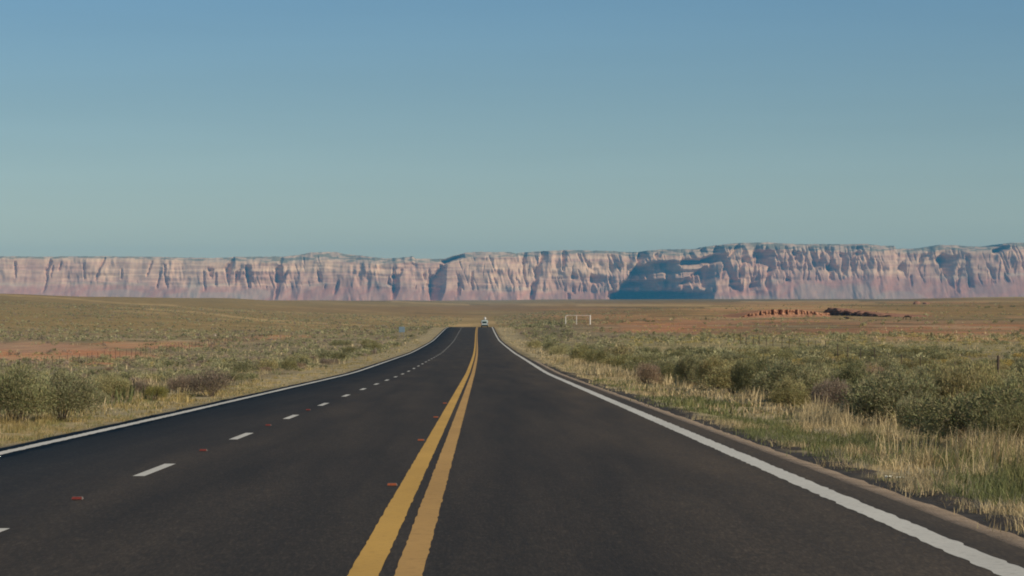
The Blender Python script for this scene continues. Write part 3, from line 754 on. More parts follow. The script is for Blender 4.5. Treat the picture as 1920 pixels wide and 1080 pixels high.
g = np.random.default_rng(99)
occupied = {}
def near_free(X, d, r):
    for a in range(-2, 3):
        for b in range(-2, 3):
            for (x2, d2, r2) in occupied.get((int(X // 3) + a, int(d // 3) + b), ()):
                if (x2 - X) ** 2 + (d2 - d) ** 2 < ((r + r2) * .70) ** 2: return False
    return True
def occupy(X, d, r): occupied.setdefault((int(X // 3), int(d // 3)), []).append((X, d, r))
for b in bush_sites: occupy(b[0], b[1], b[2])
far_bush = []
for d0, d1, dn in ((34, 80, .36), (80, 160, .40), (160, 300, .32), (300, 480, .20), (480, 900, .10), (900, 2000, .045)):
    X, d = scatter(d0, d1, dn, g)
    o = X - road_c(d)
    right = o > 0
    px = px_of(X, d)
    cl = fbm(X / 7, d / 13, 200, 3); cl2 = fbm(X / 30, d / 60, 201, 3)
    verge = np.where(right, 4.4 + .9 * np.minimum(d / 150, 1), 3.6)
    gap = np.where(right, o - R_EDGE, left_edge(d) - o)
    keepR = np.where(d < 210, sstep(.22, .42, cl), sstep(.40, .58, cl)) * np.where(X > 24 + .04 * d, .8, 1)
    keepL = np.where(d < 110, sstep(.50, .62, cl) * .55, sstep(.42, .6, cl) * .75)
    keep = np.where(right, keepR, keepL) * (gap > verge) * (.55 + .9 * sstep(.35, .6, cl2))
    # thin over the bare red soil
    keep = keep * np.where((px < 260) & (d > 400) & (d < 640), .30, 1) * np.where((px > 1080) & (d > 440), .16, 1) * np.where((px > 1180) & (d > 250) & (d < 430), 1.5, 1)
    ok = g.uniform(size=len(X)) < keep
    for x, q, rt, p_ in zip(X[ok], d[ok], right[ok], px[ok]):
        u = g.uniform()
        if rt and q > 190 and (p_ > 1180):
            kind = "rab" if u < .62 else ("sage" if u < .86 else "dark")
        elif rt: kind = "sage" if u < .50 else ("dark" if u < .84 else ("dead" if u < .93 else "rab"))
        else: kind = "sage" if u < .50 else ("dark" if u < .72 else ("dead" if u < .86 else "rab"))
        big_ = 1.0 if (rt and q < 260) else .6
        r = (g.uniform(.5, 1.35) if kind != "rab" else g.uniform(.35, .7)) * big_
        if q < 200 and not near_free(x, q, r): continue
        occupy(x, q, r)
        bush_sites.append((x, q, r, min(g.uniform(.8, 1.2), 1.25 / r) if big_ == 1 else g.uniform(.75, 1.1), kind, False))

# the bushes that show largest are objects; the rest become the brush cover
def place_label(X, d, kind, hp):
    o = X - road_c(d)
    w = {"sage": "grey-green sagebrush", "dark": "dark green leafy bush", "rab": "yellow-green rabbitbrush", "dead": "greyish brown dried-out bush", "green": "bright olive green shrub"}[kind]
    if o > 0:
        if d < 75: z = "in dense thicket behind tall dry grass right of road"
        elif d < 125: z = "in thicket beside road before the dark side track"
        elif d < 230: z = "in brush beyond the dark side track on the right"
        elif X < 30: z = "in brush near the white gate posts"
        else: z = "on the open red flat beyond the right fence"
    else:
        if d < 75: z = "beside the verge at left picture edge"
        elif d < 160: z = "in dry grass beyond the left edge line"
        elif d < 320: z = "along left verge where lane dashes merge"
        else: z = "on the lower slope of the left hill"
    return w + " " + z
KNAME = {"sage": "sagebrush", "dark": "bush", "rab": "rabbitbrush", "dead": "dry_bush", "green": "shrub"}
KCAT = {"sage": "sagebrush", "dark": "bush", "rab": "rabbitbrush", "dead": "dry bush", "green": "shrub"}
special = {(395, 88): "purple-grey dried bush on the left verge, largest bare one there", (292, 82): "small yellow-green shrub in dry grass beside the left edge line",
           (118, 59): "big rounded grey-green bush at left picture edge, roadward of the pair", (35, 57): "big rounded grey-green bush cut by the left picture border",
           (1412, 84): "dark rounded bush standing proud at the front of the right thicket", (1215, 112): "low grey-brown bush past the side track mouth, first in thicket",
           (1872, 50): "tallest dark bush behind pale grass at right picture border", (1600, 68): "dark green bush with black shade beneath, behind the green grass patch",
           (1090, 205): "dark low bush beyond the side track, first of a pair by the verge", (1120, 195): "dark low bush beyond the side track, second of a pair by the verge"}
bush_sites.sort(key=lambda b: -(b[2] * (2 if b[5] else 1) / b[1]))
counts = {k: 0 for k in KINDS}; far_list = []; n_full = 0
LIM = {"sage": 270, "dark": 190, "rab": 260, "dead": 110, "green": 10}
for (X, d, r, hs, kind, isH) in bush_sites:
    if counts[kind] >= LIM[kind]:
        far_list.append((X, d, r, hs, kind)); continue
    counts[kind] += 1
    z = float(ground_z(X, d)) - .03
    lab = None
    if isH:
        for (p_, q_), t_ in special.items():
            if abs(px_of(X, d) - p_) < 3 and abs(d - q_) < 1: lab = t_
    grp = None
    if lab is None:
        lab = place_label(X, d, kind, 0); grp = KCAT[kind] + " " + lab.split("sh ", 1)[-1] if False else lab.replace("grey-green ", "").replace("dark green ", "")
    rz = g.uniform(0, 6.28); big_near = d < 130
    if big_near:
        root = empty(KNAME[kind], (X, d, z), rz); n_full += 1
        fo = bpy.data.objects.new("foliage", random.choice(near_mesh[kind])); C.objects.link(fo); fo.parent = root
        st_ = bpy.data.objects.new("stems", random.choice(stem_me)); C.objects.link(st_); st_.parent = root
        root.scale = (r, r * g.uniform(.85, 1.15), r * hs)
    else:
        root = bpy.data.objects.new(KNAME[kind], random.choice(mid_mesh[kind])); C.objects.link(root)
        root.location = (X, d, z); root.rotation_euler = (0, 0, rz); root.scale = (r, r * g.uniform(.85, 1.15), r * hs)
    tag(root, lab, KCAT[kind], grp)

def merge_tris(name, chunks, mat):
    V = np.concatenate([c[0] for c in chunks]).astype(np.float32); K = np.concatenate([c[1] for c in chunks])
    n_ = len(V) // 3
    o = mesh_obj(name, V, np.arange(n_ * 3).reshape(-1, 3), mat, col=np.clip(K, 0, 1))
    return o

tmpl = {n_: [leaf_cloud(1, n_, sz * .8, .85, lb, 900 + n_ + j, up=.1) for j in range(6)] for n_, sz, lb in ((160, .27, 10), (54, .46, 8), (16, .9, 5))}
def plant_chunk(X, d, r, hs, kind, lod, g):
    v, sh = tmpl[lod][g.integers(0, 6)]
    a = g.uniform(0, 6.28); ca, sa = math.cos(a), math.sin(a)
    q = v.reshape(-1, 3).copy(); q = np.stack([q[:, 0] * ca - q[:, 1] * sa, q[:, 0] * sa + q[:, 1] * ca, q[:, 2] * hs], -1) * r
    q += np.array([X, d, float(ground_z(X, d)) - .02])
    c = KINDS[kind][0] * g.uniform(.75, 1.25) * np.repeat(sh, 3)[:, None]
    return q, c
ch = [plant_chunk(X, d, r, hs, k, 160 if d < 340 else (54 if d < 650 else 16), g) for (X, d, r, hs, k) in far_list]
tag(merge_tris("brush_cover", ch, m_leaf_far), "low grey-green and yellowish brush covering the plain into the distance", "brush", kind="stuff")

# grass
def tuft_tmpl(n_, w, h_, seed, spread=.16, lean=.52):
    g2 = np.random.default_rng(seed)
    b = g2.normal(size=(n_, 2)) * spread; a = g2.uniform(0, 6.28, n_); ln = np.abs(g2.normal(size=n_)) * lean
    hh = h_ * g2.uniform(.45, 1.15, n_)
    dx_, dy_ = np.cos(a) * ln, np.sin(a) * ln
    p0 = np.stack([b[:, 0], b[:, 1], -.03 + 0 * a], -1); p1 = p0 + np.stack([dx_ * hh * .45, dy_ * hh * .45, hh * .6], -1); p2 = p0 + np.stack([dx_ * hh * 1.2, dy_ * hh * 1.2, hh], -1)
    sx = np.stack([np.cos(a + 1.57) * w, np.sin(a + 1.57) * w, 0 * a], -1)
    # face roughly any way; lower quad as two triangles plus the tip
    t1 = np.stack([p0 - sx, p0 + sx, p1 + sx * .7], 1); t2 = np.stack([p0 - sx, p1 + sx * .7, p1 - sx * .7], 1); t3 = np.stack([p1 - sx * .7, p1 + sx * .7, p2], 1)
    return np.concatenate([t1, t2, t3]).reshape(-1, 3), np.tile(g2.uniform(.75, 1.25, n_), 3)
G_STRAW = np.array([.60, .48, .27]); G_TAN = np.array([.48, .375, .21]); G_GREEN = np.array([.19, .205, .085]); G_OL = np.array([.27, .255, .105]); G_GOLD = np.array([.44, .335, .14]); G_GREY = np.array([.33, .29, .20])
tt = {(nm, hh): [tuft_tmpl(nb, w, h_, 1000 + k + int(h_ * 100) + nb, sp) for k in range(6)] for nm, nb, w, sp in (("near", 46, .0062, .14), ("mid", 14, .018, .2), ("far", 6, .06, .4)) for hh, h_ in (("short", .18), ("tall", .46))}
gch = []
g = np.random.default_rng(5)
def grass_band(d0, d1, dens, lod, rule):
    X, d = scatter(d0, d1, dens, g)
    ok = road_clear(X, d, .98, .5)
    pq = px_of(X, d)
    ok &= ~(((pq < 260) & (d > 400) & (d < 640) | (pq > 1100) & (d > 440)) & (g.uniform(size=len(X)) < .75))
    X, d = X[ok], d[ok]
    Z = ground_z(X, d)
    o = X - road_c(d); right = o > 0; gap = np.where(right, o - R_EDGE, left_edge(d) - o)
    grn = fbm(X / 1.7, d / 4.5, 210, 3); cl = fbm(X / 1.3, d / 2.2, 211, 3); big2 = fbm(X / 12, d / 25, 212, 3)
    verge_w = np.where(right, 5.2, 3.4)
    u = g.uniform(size=len(X))
    keep = np.where(gap < verge_w, sstep(.28, .56, cl) * np.where(gap < 1.3, .5, 1.0), sstep(.35, .6, cl) * rule)
    sel = u < keep
    for x, q, z, rt, gp, gr, b2 in zip(X[sel], d[sel], Z[sel], right[sel], gap[sel], grn[sel], big2[sel]):
        v_ = g.uniform()
        inv = gp < (5.2 if rt else 3.4)
        if rt and inv:
            patch = any(((x - a_) / c_) ** 2 + ((q - b_) / e_) ** 2 < .55 + gr for a_, b_, c_, e_ in ((5.4, 45, .8, 5), (6.4, 44, .8, 4), (5.9, 30, .55, 2.6), (5.6, 58, .8, 7), (5.0, 38, .5, 3), (5.1, 72, .7, 9)))
            green = ((gr > .62 and 1.2 < gp < 3.6 and q < 130) or patch) and v_ < .78
            tall = (gp > 2.4 and v_ < .9 * float(sstep(.46, .62, b2 * .5 + .5 * gr))) and not green
        else:
            green = (gr > .66 and v_ < .5); tall = v_ < .2
        c = G_GREEN if green else (G_STRAW if v_ < .5 else (G_TAN if v_ < .75 else (G_OL if v_ < .88 else G_GREY)))
        if not rt and inv:
            tall = gp > 1.8 and v_ < .10
            c = G_GOLD if v_ < .5 else (G_STRAW if v_ < .7 else G_OL)
        if not inv and not green: c = c * (.72 + .4 * b2)
        T, sh = tt[(lod, "tall" if tall else "short")][g.integers(0, 6)]
        s = g.uniform(.5, 1.35) * (1.05 if green else 1) * (.7 if gp < 1.7 else 1) * (.58 if not rt and inv else 1) * (.75 + .5 * b2)
        a = g.uniform(0, 6.28); ca, sa = math.cos(a), math.sin(a)
        p_ = np.stack([T[:, 0] * ca - T[:, 1] * sa + .10 * T[:, 2], T[:, 0] * sa + T[:, 1] * ca, T[:, 2]], -1) * s + np.array([x, q, z])
        gch.append((p_.astype(np.float32), (c * np.repeat(sh, 3)[:, None] * g.uniform(.85, 1.15)).astype(np.float32)))
grass_band(17, 34, 22, "near", .6)
grass_band(34, 62, 13, "near", .45)
grass_band(62, 120, 5.5, "mid", .45)
grass_band(120, 240, 1.6, "mid", .45)
grass_band(240, 520, .42, "far", .6)
grass_band(520, 1100, .09, "far", .5)
tag(merge_tris("grass", gch, m_blade), "dry straw-coloured grass with green patches along both verges", "grass", kind="stuff")
print("bushes", counts, "full", n_full, "far", len(far_list), "tufts", len(gch), "tris", sum(len(c[0]) for c in gch) // 3)

# ------------------------------------------------------------------ raised pavement markers
m_red = plain("red_reflector", (.17, .035, .025), .35, .2, 40, spec=.5)
m_amber = plain("amber_reflector", (.27, .075, .03), .35, .2, 40, spec=.5)
m_body = plain("marker_plastic", (.16, .13, .11), .6, .15, 30)
def frustum(w, dpt, h, top=.62):
    a, b = w / 2, dpt / 2; c, e = a * .86, b * top
    v = [(-a, -b, 0), (a, -b, 0), (a, b, 0), (-a, b, 0), (-c, -e, h), (c, -e, h), (c, e, h), (-c, e, h)]
    return v, [(0, 3, 2, 1), (4, 5, 6, 7), (0, 1, 5, 4), (1, 2, 6, 5), (2, 3, 7, 6), (3, 0, 4, 7)]
ORD = ["first", "second", "third", "fourth", "fifth", "sixth", "seventh", "eighth"]
def marker(x, d, mat, label, group):
    r = empty("road_marker", (x, d, float(road_z(d)) + .004), 0)
    tag(r, label, "road marker", group)
    mb = MB(); mb.add(*frustum(.115, .105, .024)); mb.build("marker_body", m_body, r)
    f = MB()
    f.add([(-.052, -.0545, .003), (.052, -.0545, .003), (.046, -.0345, .0245), (-.046, -.0345, .0245), (-.052, -.051, .003), (.052, -.051, .003), (.046, -.031, .0265), (-.046, -.031, .0265)],
          [(0, 1, 2, 3), (7, 6, 5, 4), (1, 0, 4, 5), (2, 1, 5, 6), (3, 2, 6, 7), (0, 3, 7, 4)])
    f.build("reflector", mat, r)
    return r
for k in range(4):
    d = 26.9 + 12.35 * k
    marker(float(road_c(d) + dash_off(d)), d, m_red, f"small red reflective marker in the {ORD[k]} gap between white lane dashes", "red markers between the lane dashes")
for k in range(4):
    d = 29.5 + 13.9 * k
    marker(float(road_c(d)) - .345, d, m_amber, f"small orange marker at left edge of the double yellow line, {ORD[k]} one up the road", "orange markers along the yellow line")

# ------------------------------------------------------------------ litter
m_litter = plain("pale_paper", (.82, .78, .58), .7, .12, 40)
for k, (px, lab) in enumerate(((1668, "crumpled pale paper scrap on the dark roadside dirt, left one of two"), (1688, "flat pale paper scrap on the dark roadside dirt, right one of two"))):
    d = 29.5; X = X_at(px, d); gg = np.random.default_rng(60 + k)
    nx, ny = 7, 5
    U, V = np.meshgrid(np.linspace(-.04, .04, nx), np.linspace(-.045, .045, ny), indexing='ij')
    Zz = gg.uniform(0, .030 if k == 0 else .016, U.shape) + .012
    i = np.arange(nx * ny).reshape(nx, ny)
    top_v = np.stack([U, V, Zz], -1).reshape(-1, 3); bot_v = top_v - [0, 0, .004]
    q = np.stack([i[:-1, :-1], i[1:, :-1], i[1:, 1:], i[:-1, 1:]], -1).reshape(-1, 4)
    o = mesh_obj("paper_scrap", np.concatenate([top_v, bot_v]), np.concatenate([q, q[:, ::-1] + nx * ny]), m_litter)
    o.location = (X, d, float(ground_z(X, d)) + .10); tag(o, lab, "litter", "paper scraps by the shoulder")

# ------------------------------------------------------------------ white vehicle far ahead
m_car = plain("white_car_paint", (.46, .54, .51), .35, .05, 2, spec=.5)
m_glass = plain("dark_glass", (.02, .035, .035), .08, .1, 2, spec=.6)
m_black = plain("black_plastic", (.03, .03, .032), .6, .2, 8)
m_rub = plain("tyre_rubber", (.022, .021, .02), .85, .2, 12)
m_rim = plain("alloy_rim", (.45, .45, .46), .35, .1, 8, metal=.8)
m_lamp = plain("red_lamp_lens", (.40, .03, .025), .25, .1, 10, spec=.5)
m_plate = plain("number_plate", (.6, .6, .58), .5, .1, 10)
m_load = plain("pale_canvas", (.56, .54, .49), .8, .1, 6)
cd = 762.0; cx = float(road_c(cd)) + 2.10
car = empty("white_van", (cx, cd, float(road_z(cd)) + .004), 0)
tag(car, "white van seen from behind at the crest of the road, pale load on its roof", "van")
# body as a loft along its length (y forward), cross-section with tumblehome
def car_section(w, z0, zb, zt, wt):
    return [(-w * .92, z0), (-w, z0 + .12), (-w, zb), (-wt, zt - .10), (-wt + .14, zt), (wt - .14, zt), (wt, zt - .10), (w, zb), (w, z0 + .12), (w * .92, z0)]
secs = [(-2.42, .93, .52, 1.10, 1.88, .80), (-2.36, 1.0, .44, 1.12, 2.0, .86), (-2.0, 1.02, .40, 1.14, 2.06, .88), (0.4, 1.02, .40, 1.14, 2.06, .88), (.9, 1.02, .40, 1.14, 1.98, .86), (1.6, 1.01, .40, 1.14, 1.32, .90), (2.3, .98, .42, 1.04, 1.12, .86), (2.62, .86, .50, .86, .92, .72)]
vs = []; fs = []; kk = 10
for (y, w, z0, zb, zt, wt) in secs: vs += [(a, y, b) for a, b in car_section(w, z0, zb, zt, wt)]
for i_ in range(len(secs) - 1):
    for k in range(kk): fs.append((i_ * kk + k, i_ * kk + (k + 1) % kk, (i_ + 1) * kk + (k + 1) % kk, (i_ + 1) * kk + k))
fs.append(tuple(range(kk - 1, -1, -1))); fs.append(tuple(range((len(secs) - 1) * kk, len(secs) * kk)))
MB().add(vs, fs).build("body", m_car, car)
MB().box((-.05, -2.42, 1.42), (1.2, .06, .5), 0, .02).build("rear_window", m_glass, car)
for s_ in (-1, 1):
    MB().add([(s_ * 1.03, -1.7, 1.2), (s_ * 1.03, 1.1, 1.2), (s_ * .91, .7, 1.86), (s_ * .91, -1.7, 1.86), (s_ * .98, -1.7, 1.2), (s_ * .98, 1.1, 1.2), (s_ * .86, .7, 1.86), (s_ * .86, -1.7, 1.86)],
              [(0, 1, 2, 3), (7, 6, 5, 4), (0, 4, 5, 1), (1, 5, 6, 2), (2, 6, 7, 3), (3, 7, 4, 0)]).build("side_window", m_glass, car)
    MB().box((s_ * .90, -2.43, 1.05), (.13, .07, .42), 0, .02).build("tail_light", m_lamp, car)
    MB().box((s_ * 1.12, .95, 1.28), (.2, .12, .2), 0, .03).build("wing_mirror", m_black, car)
    for yy in (-1.55, 1.65):
        MB().tube([(s_ * .74, yy, .36), (s_ * 1.0, yy, .36)], .36, 20).build("wheel", m_rub, car)
        w_ = car.children[-1]; MB().tube([(s_ * .99, yy, .36), (s_ * 1.012, yy, .36)], .22, 16).build("rim", m_rim, w_)
MB().box((0, -2.46, .56), (1.92, .16, .28), 0, .04).build("rear_bumper", m_black, car)
MB().box((0, -2.44, .88), (.40, .03, .16), 0, .005).build("number_plate", m_plate, car)
MB().box((0, -.2, .36), (1.5, 4.2, .16), 0, .03).build("underbody", m_black, car)
rk = MB()
for yy in (-1.5, .1): rk.box((0, yy, 2.10), (1.7, .06, .05), 0, .01)
for xx in (-.78, .78): rk.box((xx, -.7, 2.08), (.05, 2.2, .05), 0, .01)
rk.build("roof_rack", m_black, car)
ld = MB()
lv = []; lf = []
for i_, (y, s2) in enumerate(((-1.7, .25), (-1.5, .8), (-.8, 1.0), (-.1, .9), (.25, .3))):
    for k in range(12):
        a_ = 2 * math.pi * k / 12; hh = .42 * s2 * (1 + .12 * math.sin(3 * a_ + i_))
        lv.append((.12 + .36 * s2 * math.cos(a_) * (1 - .25 * math.sin(a_)), y, 2.14 + .42 * s2 + hh * math.sin(a_)))
for i_ in range(4):
    for k in range(12): lf.append((i_ * 12 + k, i_ * 12 + (k + 1) % 12, i_ * 12 + 12 + (k + 1) % 12, i_ * 12 + 12 + k))
lf += [tuple(range(11, -1, -1)), tuple(range(48, 60))]
o = MB().add(lv, lf).build("roof_load", m_load, None, True)
o.location = car.location; tag(o, "pale canvas-wrapped bundle carried on the roof of the far white van", "luggage")

# ------------------------------------------------------------------ blue sign on the left verge
m_blue = plain("blue_sign_face", (.19, .26, .31), .5, .1, 4)
m_galv = plain("galvanised_steel", (.30, .31, .32), .5, .15, 12, metal=.5)
sd = 560.0; sx = X_at(753.5, sd); sz = float(ground_z(sx, sd))
sg = empty("road_sign", (sx, sd, sz), 0)
tag(sg, "small blank-looking blue sign standing in the brush beside the left edge of the road", "sign")
MB().box((0, 0, 1.72), (1.25, .03, 1.15), 0, .008).build("sign_panel", m_blue, sg)
for xx in (-.42, .42): MB().box((xx, .045, 1.05), (.07, .05, 2.5), 0).build("post", m_galv, sg)

# ------------------------------------------------------------------ white gate frame on the right
m_white = plain("white_painted_pipe", (.74, .70, .62), .6, .08, 6)
gd_ = 600.0; gx0, gx1, gx2 = X_at(1060.5, gd_), X_at(1081, gd_), X_at(1106.5, gd_)
gz = float(ground_z(gx1, gd_))
gt = empty("gate_frame", (gx1, gd_, gz), 0)
tag(gt, "white pipe gate frame of three uprights standing in the flat right of the road", "gate")
zz = lambda X: float(ground_z(X, gd_)) - gz
a0, a2 = gx0 - gx1, gx2 - gx1
MB().tube([(a0, 0, zz(gx0) - .3), (a0, 0, 1.75), (a0 + .12, 0, 1.98), (a0 + .55, 0, 2.08)], [.11, .10, .10, .09], 8).build("bent_upright", m_white, gt)
MB().tube([(0, 0, -.3), (0, 0, 2.05)], .075, 8).build("middle_upright", m_white, gt)
MB().tube([(a2, 0, zz(gx2) - .3), (a2, 0, 2.05), (a2, 0, 2.12)], [.17, .16, .08], 10).build("thick_upright", m_white, gt)
MB().tube([(a0 + .5, 0, 2.07), (0, 0, 2.04), (a2 - .1, 0, 2.0)], .075, 8).build("top_rail", plain("faded_pink_pipe", (.62, .50, .42), .7, .15, 6), gt)

# ------------------------------------------------------------------ wire fences
m_tpost = plain("rusty_steel_post", (.10, .07, .052), .8, .3, 10)
m_wire = plain("dull_wire", (.12, .10, .085), .6, .2, 10, metal=.4)
def fence(name, X, ds, h, lab, big=()):
    f = empty(name, (X, ds[0], float(ground_z(X, ds[0]))), 0); tag(f, lab, "fence")
    loc = Vector(f.location); tops = []
    for i_, d in enumerate(ds):
        x = X + (vnoise(np.array([d * .3]), np.array([0.]), 5)[0] - .5) * .3; z = float(ground_z(x, d)); hh = h * random.uniform(.92, 1.06); r = .038
        if i_ in big: hh *= 1.45; r = .085
        p0 = Vector((x, d, z - .35)) - loc; p1 = Vector((x + random.uniform(-.04, .04), d, z + hh)) - loc
        MB().tube([p0, p1], [r, r * .9], 6).build("post", m_tpost, f)
        tops.append((x, d, z, h))
    for q in (.35, .6, .85):
        MB().tube([Vector((x, d, z + hh * q)) - loc for (x, d, z, hh) in tops], .008, 4, caps=False).build("wire", m_wire, f)
fence("wire_fence", -56.0, list(np.arange(300, 720, 6.0)), 1.3, "thin wire fence on dark posts crossing the red soil left of the road")
fence("wire_fence", 32.2, [165.5] + list(np.arange(174, 345, 7.5)), 1.45, "thin wire fence on dark posts running behind the thicket right of the road", big=(0,))

# ------------------------------------------------------------------ horses
m_horse = plain("dark_bay_coat", (.035, .02, .012), .7, .3, 4)
m_hair = plain("black_horsehair", (.012, .010, .009), .8, .2, 8)
def skin_obj(name, chains, mat, parent=None, lev=1):
    V = []; E = []; R = []; ix = {}
    for ch_ in chains:
        prev = None
        for (p, r) in ch_:
            if p not in ix: ix[p] = len(V); V.append(p); R.append(r)
            if prev is not None: E.append((prev, ix[p]))
            prev = ix[p]
    me = bpy.data.meshes.new(name); me.from_pydata(V, E, []); me.update(); me.materials.append(mat)
    o = bpy.data.objects.new(name, me); C.objects.link(o)
    if parent: o.parent = parent
    sk = o.modifiers.new("skin", 'SKIN'); sv_ = me.skin_vertices[0].data if me.skin_vertices else None
    if sv_ is None:
        me.skin_vertices.new() if hasattr(me.skin_vertices, "new") else None
        sv_ = me.skin_vertices[0].data
    for k, r in enumerate(R): sv_[k].radius = r if isinstance(r, tuple) else (r, r)
    sv_[0].use_root = True
    sb_ = o.modifiers.new("smooth", 'SUBSURF'); sb_.levels = lev; sb_.render_levels = lev
    sk.use_smooth_shade = True
    return o
B0 = ((.55, 0, 1.12), (.30, .27)); 
spine = [B0, ((.15, 0, 1.06), (.33, .30)), ((-.30, 0, 1.04), (.33, .28)), ((-.62, 0, 1.08), (.28, .22)), ((-.90, 0, .98), (.17, .13)), ((-1.22, 0, .66), (.13, .10)), ((-1.42, 0, .40), (.12, .09)), ((-1.50, 0, .24), (.085, .07)), ((-1.54, 0, .08), (.07, .06))]
ears = [[((-1.42, 0, .40), (.12, .09)), ((-1.36, s * .07, .52), .03), ((-1.35, s * .09, .60), .015)] for s in (-1, 1)]
def fore(s, dx): return [((-.62, 0, 1.08), (.28, .22)), ((-.58 + dx * .2, s * .16, .80), .12), ((-.60 + dx * .6, s * .17, .46), .062), ((-.60 + dx, s * .17, .13), .045), ((-.63 + dx, s * .17, .0), .06)]
def hindl(s, dx): return [B0, ((.62, s * .16, .82), .17), ((.54 + dx * .4, s * .17, .62), .10), ((.74 + dx, s * .17, .46), .062), ((.68 + dx, s * .17, .12), .045), ((.64 + dx, s * .17, .0), .06)]
horse_root = empty("horse", (X_at(1704, 730), 730, float(ground_z(X_at(1704, 730), 730)) + .02), math.radians(-6))
tag(horse_root, "dark bay horse grazing with its head down on the red-brown flat", "horse", None)
skin_obj("horse_body", [spine] + ears + [fore(1, .06), fore(-1, -.10), hindl(1, .05), hindl(-1, -.08)], m_horse, horse_root)
MB().tube([(.80, 0, 1.18), (.90, 0, 1.05), (.94, 0, .75), (.92, 0, .45)], [.04, .07, .08, .02], 8).build("tail", m_hair, horse_root)
MB().tube([(-.62, 0, 1.32), (-.86, 0, 1.14), (-1.16, 0, .82), (-1.38, 0, .56)], [.03, .05, .05, .03], 8).build("mane", m_hair, horse_root)
horse_root.scale = (.93, .93, .93)
hx, hd = X_at(1590, 755), 755
h2 = empty("horse", (hx, hd, float(ground_z(hx, hd)) + .0), math.radians(8))
tag(h2, "dark horse lying down below the dark red ledge", "horse", None)
C0 = ((.55, 0, .34), (.30, .30))
lie = [C0, ((.1, 0, .36), (.34, .33)), ((-.4, 0, .38), (.32, .28)), ((-.72, 0, .46), (.2, .17)), ((-.98, 0, .56), (.13, .11)), ((-1.16, 0, .52), (.11, .09)), ((-1.36, 0, .36), (.08, .07))]
skin_obj("horse_body", [lie, [((-1.16, 0, .52), (.11, .09)), ((-1.10, .07, .66), .03)], [((-1.16, 0, .52), (.11, .09)), ((-1.10, -.07, .66), .03)],
    [((-.4, 0, .38), (.32, .28)), ((-.62, .25, .2), .10), ((-.95, .24, .12), .06), ((-.68, .30, .06), .05)], [((-.4, 0, .38), (.32, .28)), ((-.6, -.25, .2), .10), ((-.9, -.26, .12), .06), ((-.62, -.32, .06), .05)],
    [C0, ((.45, .32, .22), .15), ((.1, .38, .12), .08), ((.5, .42, .06), .05)], [C0, ((.45, -.30, .22), .15), ((.08, -.36, .12), .08), ((.45, -.42, .06), .05)]], m_horse, h2)
MB().tube([(.82, 0, .40), (.98, 0, .26), (1.1, .06, .08)], [.05, .07, .03], 8).build("tail", m_hair, h2)
MB().tube([(-.62, 0, .66), (-.86, 0, .66), (-1.08, 0, .62)], [.03, .05, .03], 8).build("mane", m_hair, h2)

# ------------------------------------------------------------------ red rock ledges
def rock_mat(name, c0, c1, sc=1.2):
    m, n, l, p = new_mat(name)
    pos = geo_pos(n)
    a = noise_node(n, l, sc, 6, .7, pos, (1, 1, 2.2)); b = noise_node(n, l, sc * .25, 4, .6, pos)
    c = ramp(n, l, a, [(.3, c0), (.7, c1)])
    c = mix(n, l, 'MULTIPLY', 1, c, ramp(n, l, b, [(.3, (.75, .75, .75)), (.7, (1.2, 1.18, 1.15))]))
    l.new(c, p.inputs["Base Color"]); p.inputs["Roughness"].default_value = 1; p.inputs["Specular IOR Level"].default_value = 0
    return m
m_pale_ledge = rock_mat("pink_sandstone", (.32, .15, .085), (.56, .32, .19)); m_red_ledge = rock_mat("red_sandstone", (.17, .085, .058), (.42, .24, .16))
us = np.arange(1368, 1562, .5); NB = 22; d0 = 850.0
prof = np.linspace(0, 1, NB)
cav = np.zeros_like(us)
for c_, w_, dp in ((1408, 4, 1.8), (1430, 3, 1.2), (1453, 6, 2.4), (1467, 7, 2.4), (1480, 5, 2.0), (1498, 5, 1.6), (1519, 3, 1.2), (1440, 2, .8), (1508, 2, .8), (1532, 3, 1.0)):
    q = np.clip((us - (c_ - w_ / 2)) / w_, 0, 1); cav = np.maximum(cav, dp * np.where((q > 0) & (q < 1), np.minimum(q / .12, 1) * np.minimum((1 - q) / .25, 1), 0))
H = 2.7 * sstep(1368, 1450, us) * (1 - .45 * sstep(1490, 1556, us)) + (fbm(us / 16, us * 0, 141, 3) - .5) * .5
H = np.maximum(H * np.minimum(1, sstep(1366, 1400, us) + .02), .05)
bv = []
for j in range(NB):
    t = prof[j]
    if t < .4: hz_f, yb = .42 * t / .4, 6.0 * t / .4
    elif t < .7: hz_f, yb = .42 + .55 * (t - .4) / .3, 6.0 + .35 * (t - .4) / .3
    elif t < .78: hz_f, yb = .97 + .03 * (t - .7) / .08, 6.4 + 3 * (t - .7) / .08
    else: hz_f, yb = 1 - 1.0 * ((t - .78) / .22) ** 1.3, 9.4 + 130 * ((t - .78) / .22)
    cv = cav * (sstep(.30, .42, np.array(t)) * (1 - sstep(.66, .74, np.array(t))))
    y = d0 + yb + cv + (fbm(us / 4, us * 0 + j * .35, 142, 3) - .5) * 1.5 * (1 if .05 < t < .76 else 0)
    X = (us - 904) * d0 / F_PX
    z = ground_z(X, y) * 0 + np.interp(t, [0, 1], [0, 1]) * 0 + (ground_z(X, np.full_like(us, d0)) * (1 - max(0, (t - .78) / .22)) + ground_z(X, y) * max(0, (t - .78) / .22)) - .25 + H * hz_f + (.15 if t > .9 else 0) * 0
    bv.append(np.stack([X, y, z], -1))
bv = np.stack(bv, 1); i = np.arange(bv.shape[0] * NB).reshape(-1, NB)
o = mesh_obj("rock_ledge", bv.reshape(-1, 3), np.stack([i[:-1, :-1], i[1:, :-1], i[1:, 1:], i[:-1, 1:]], -1).reshape(-1, 4), m_pale_ledge)
tag(o, "low pink sandstone bank cut by a row of dark hollows in the right distance", "rock ledge")
ss = np.linspace(0, 1, 240); NB = 20
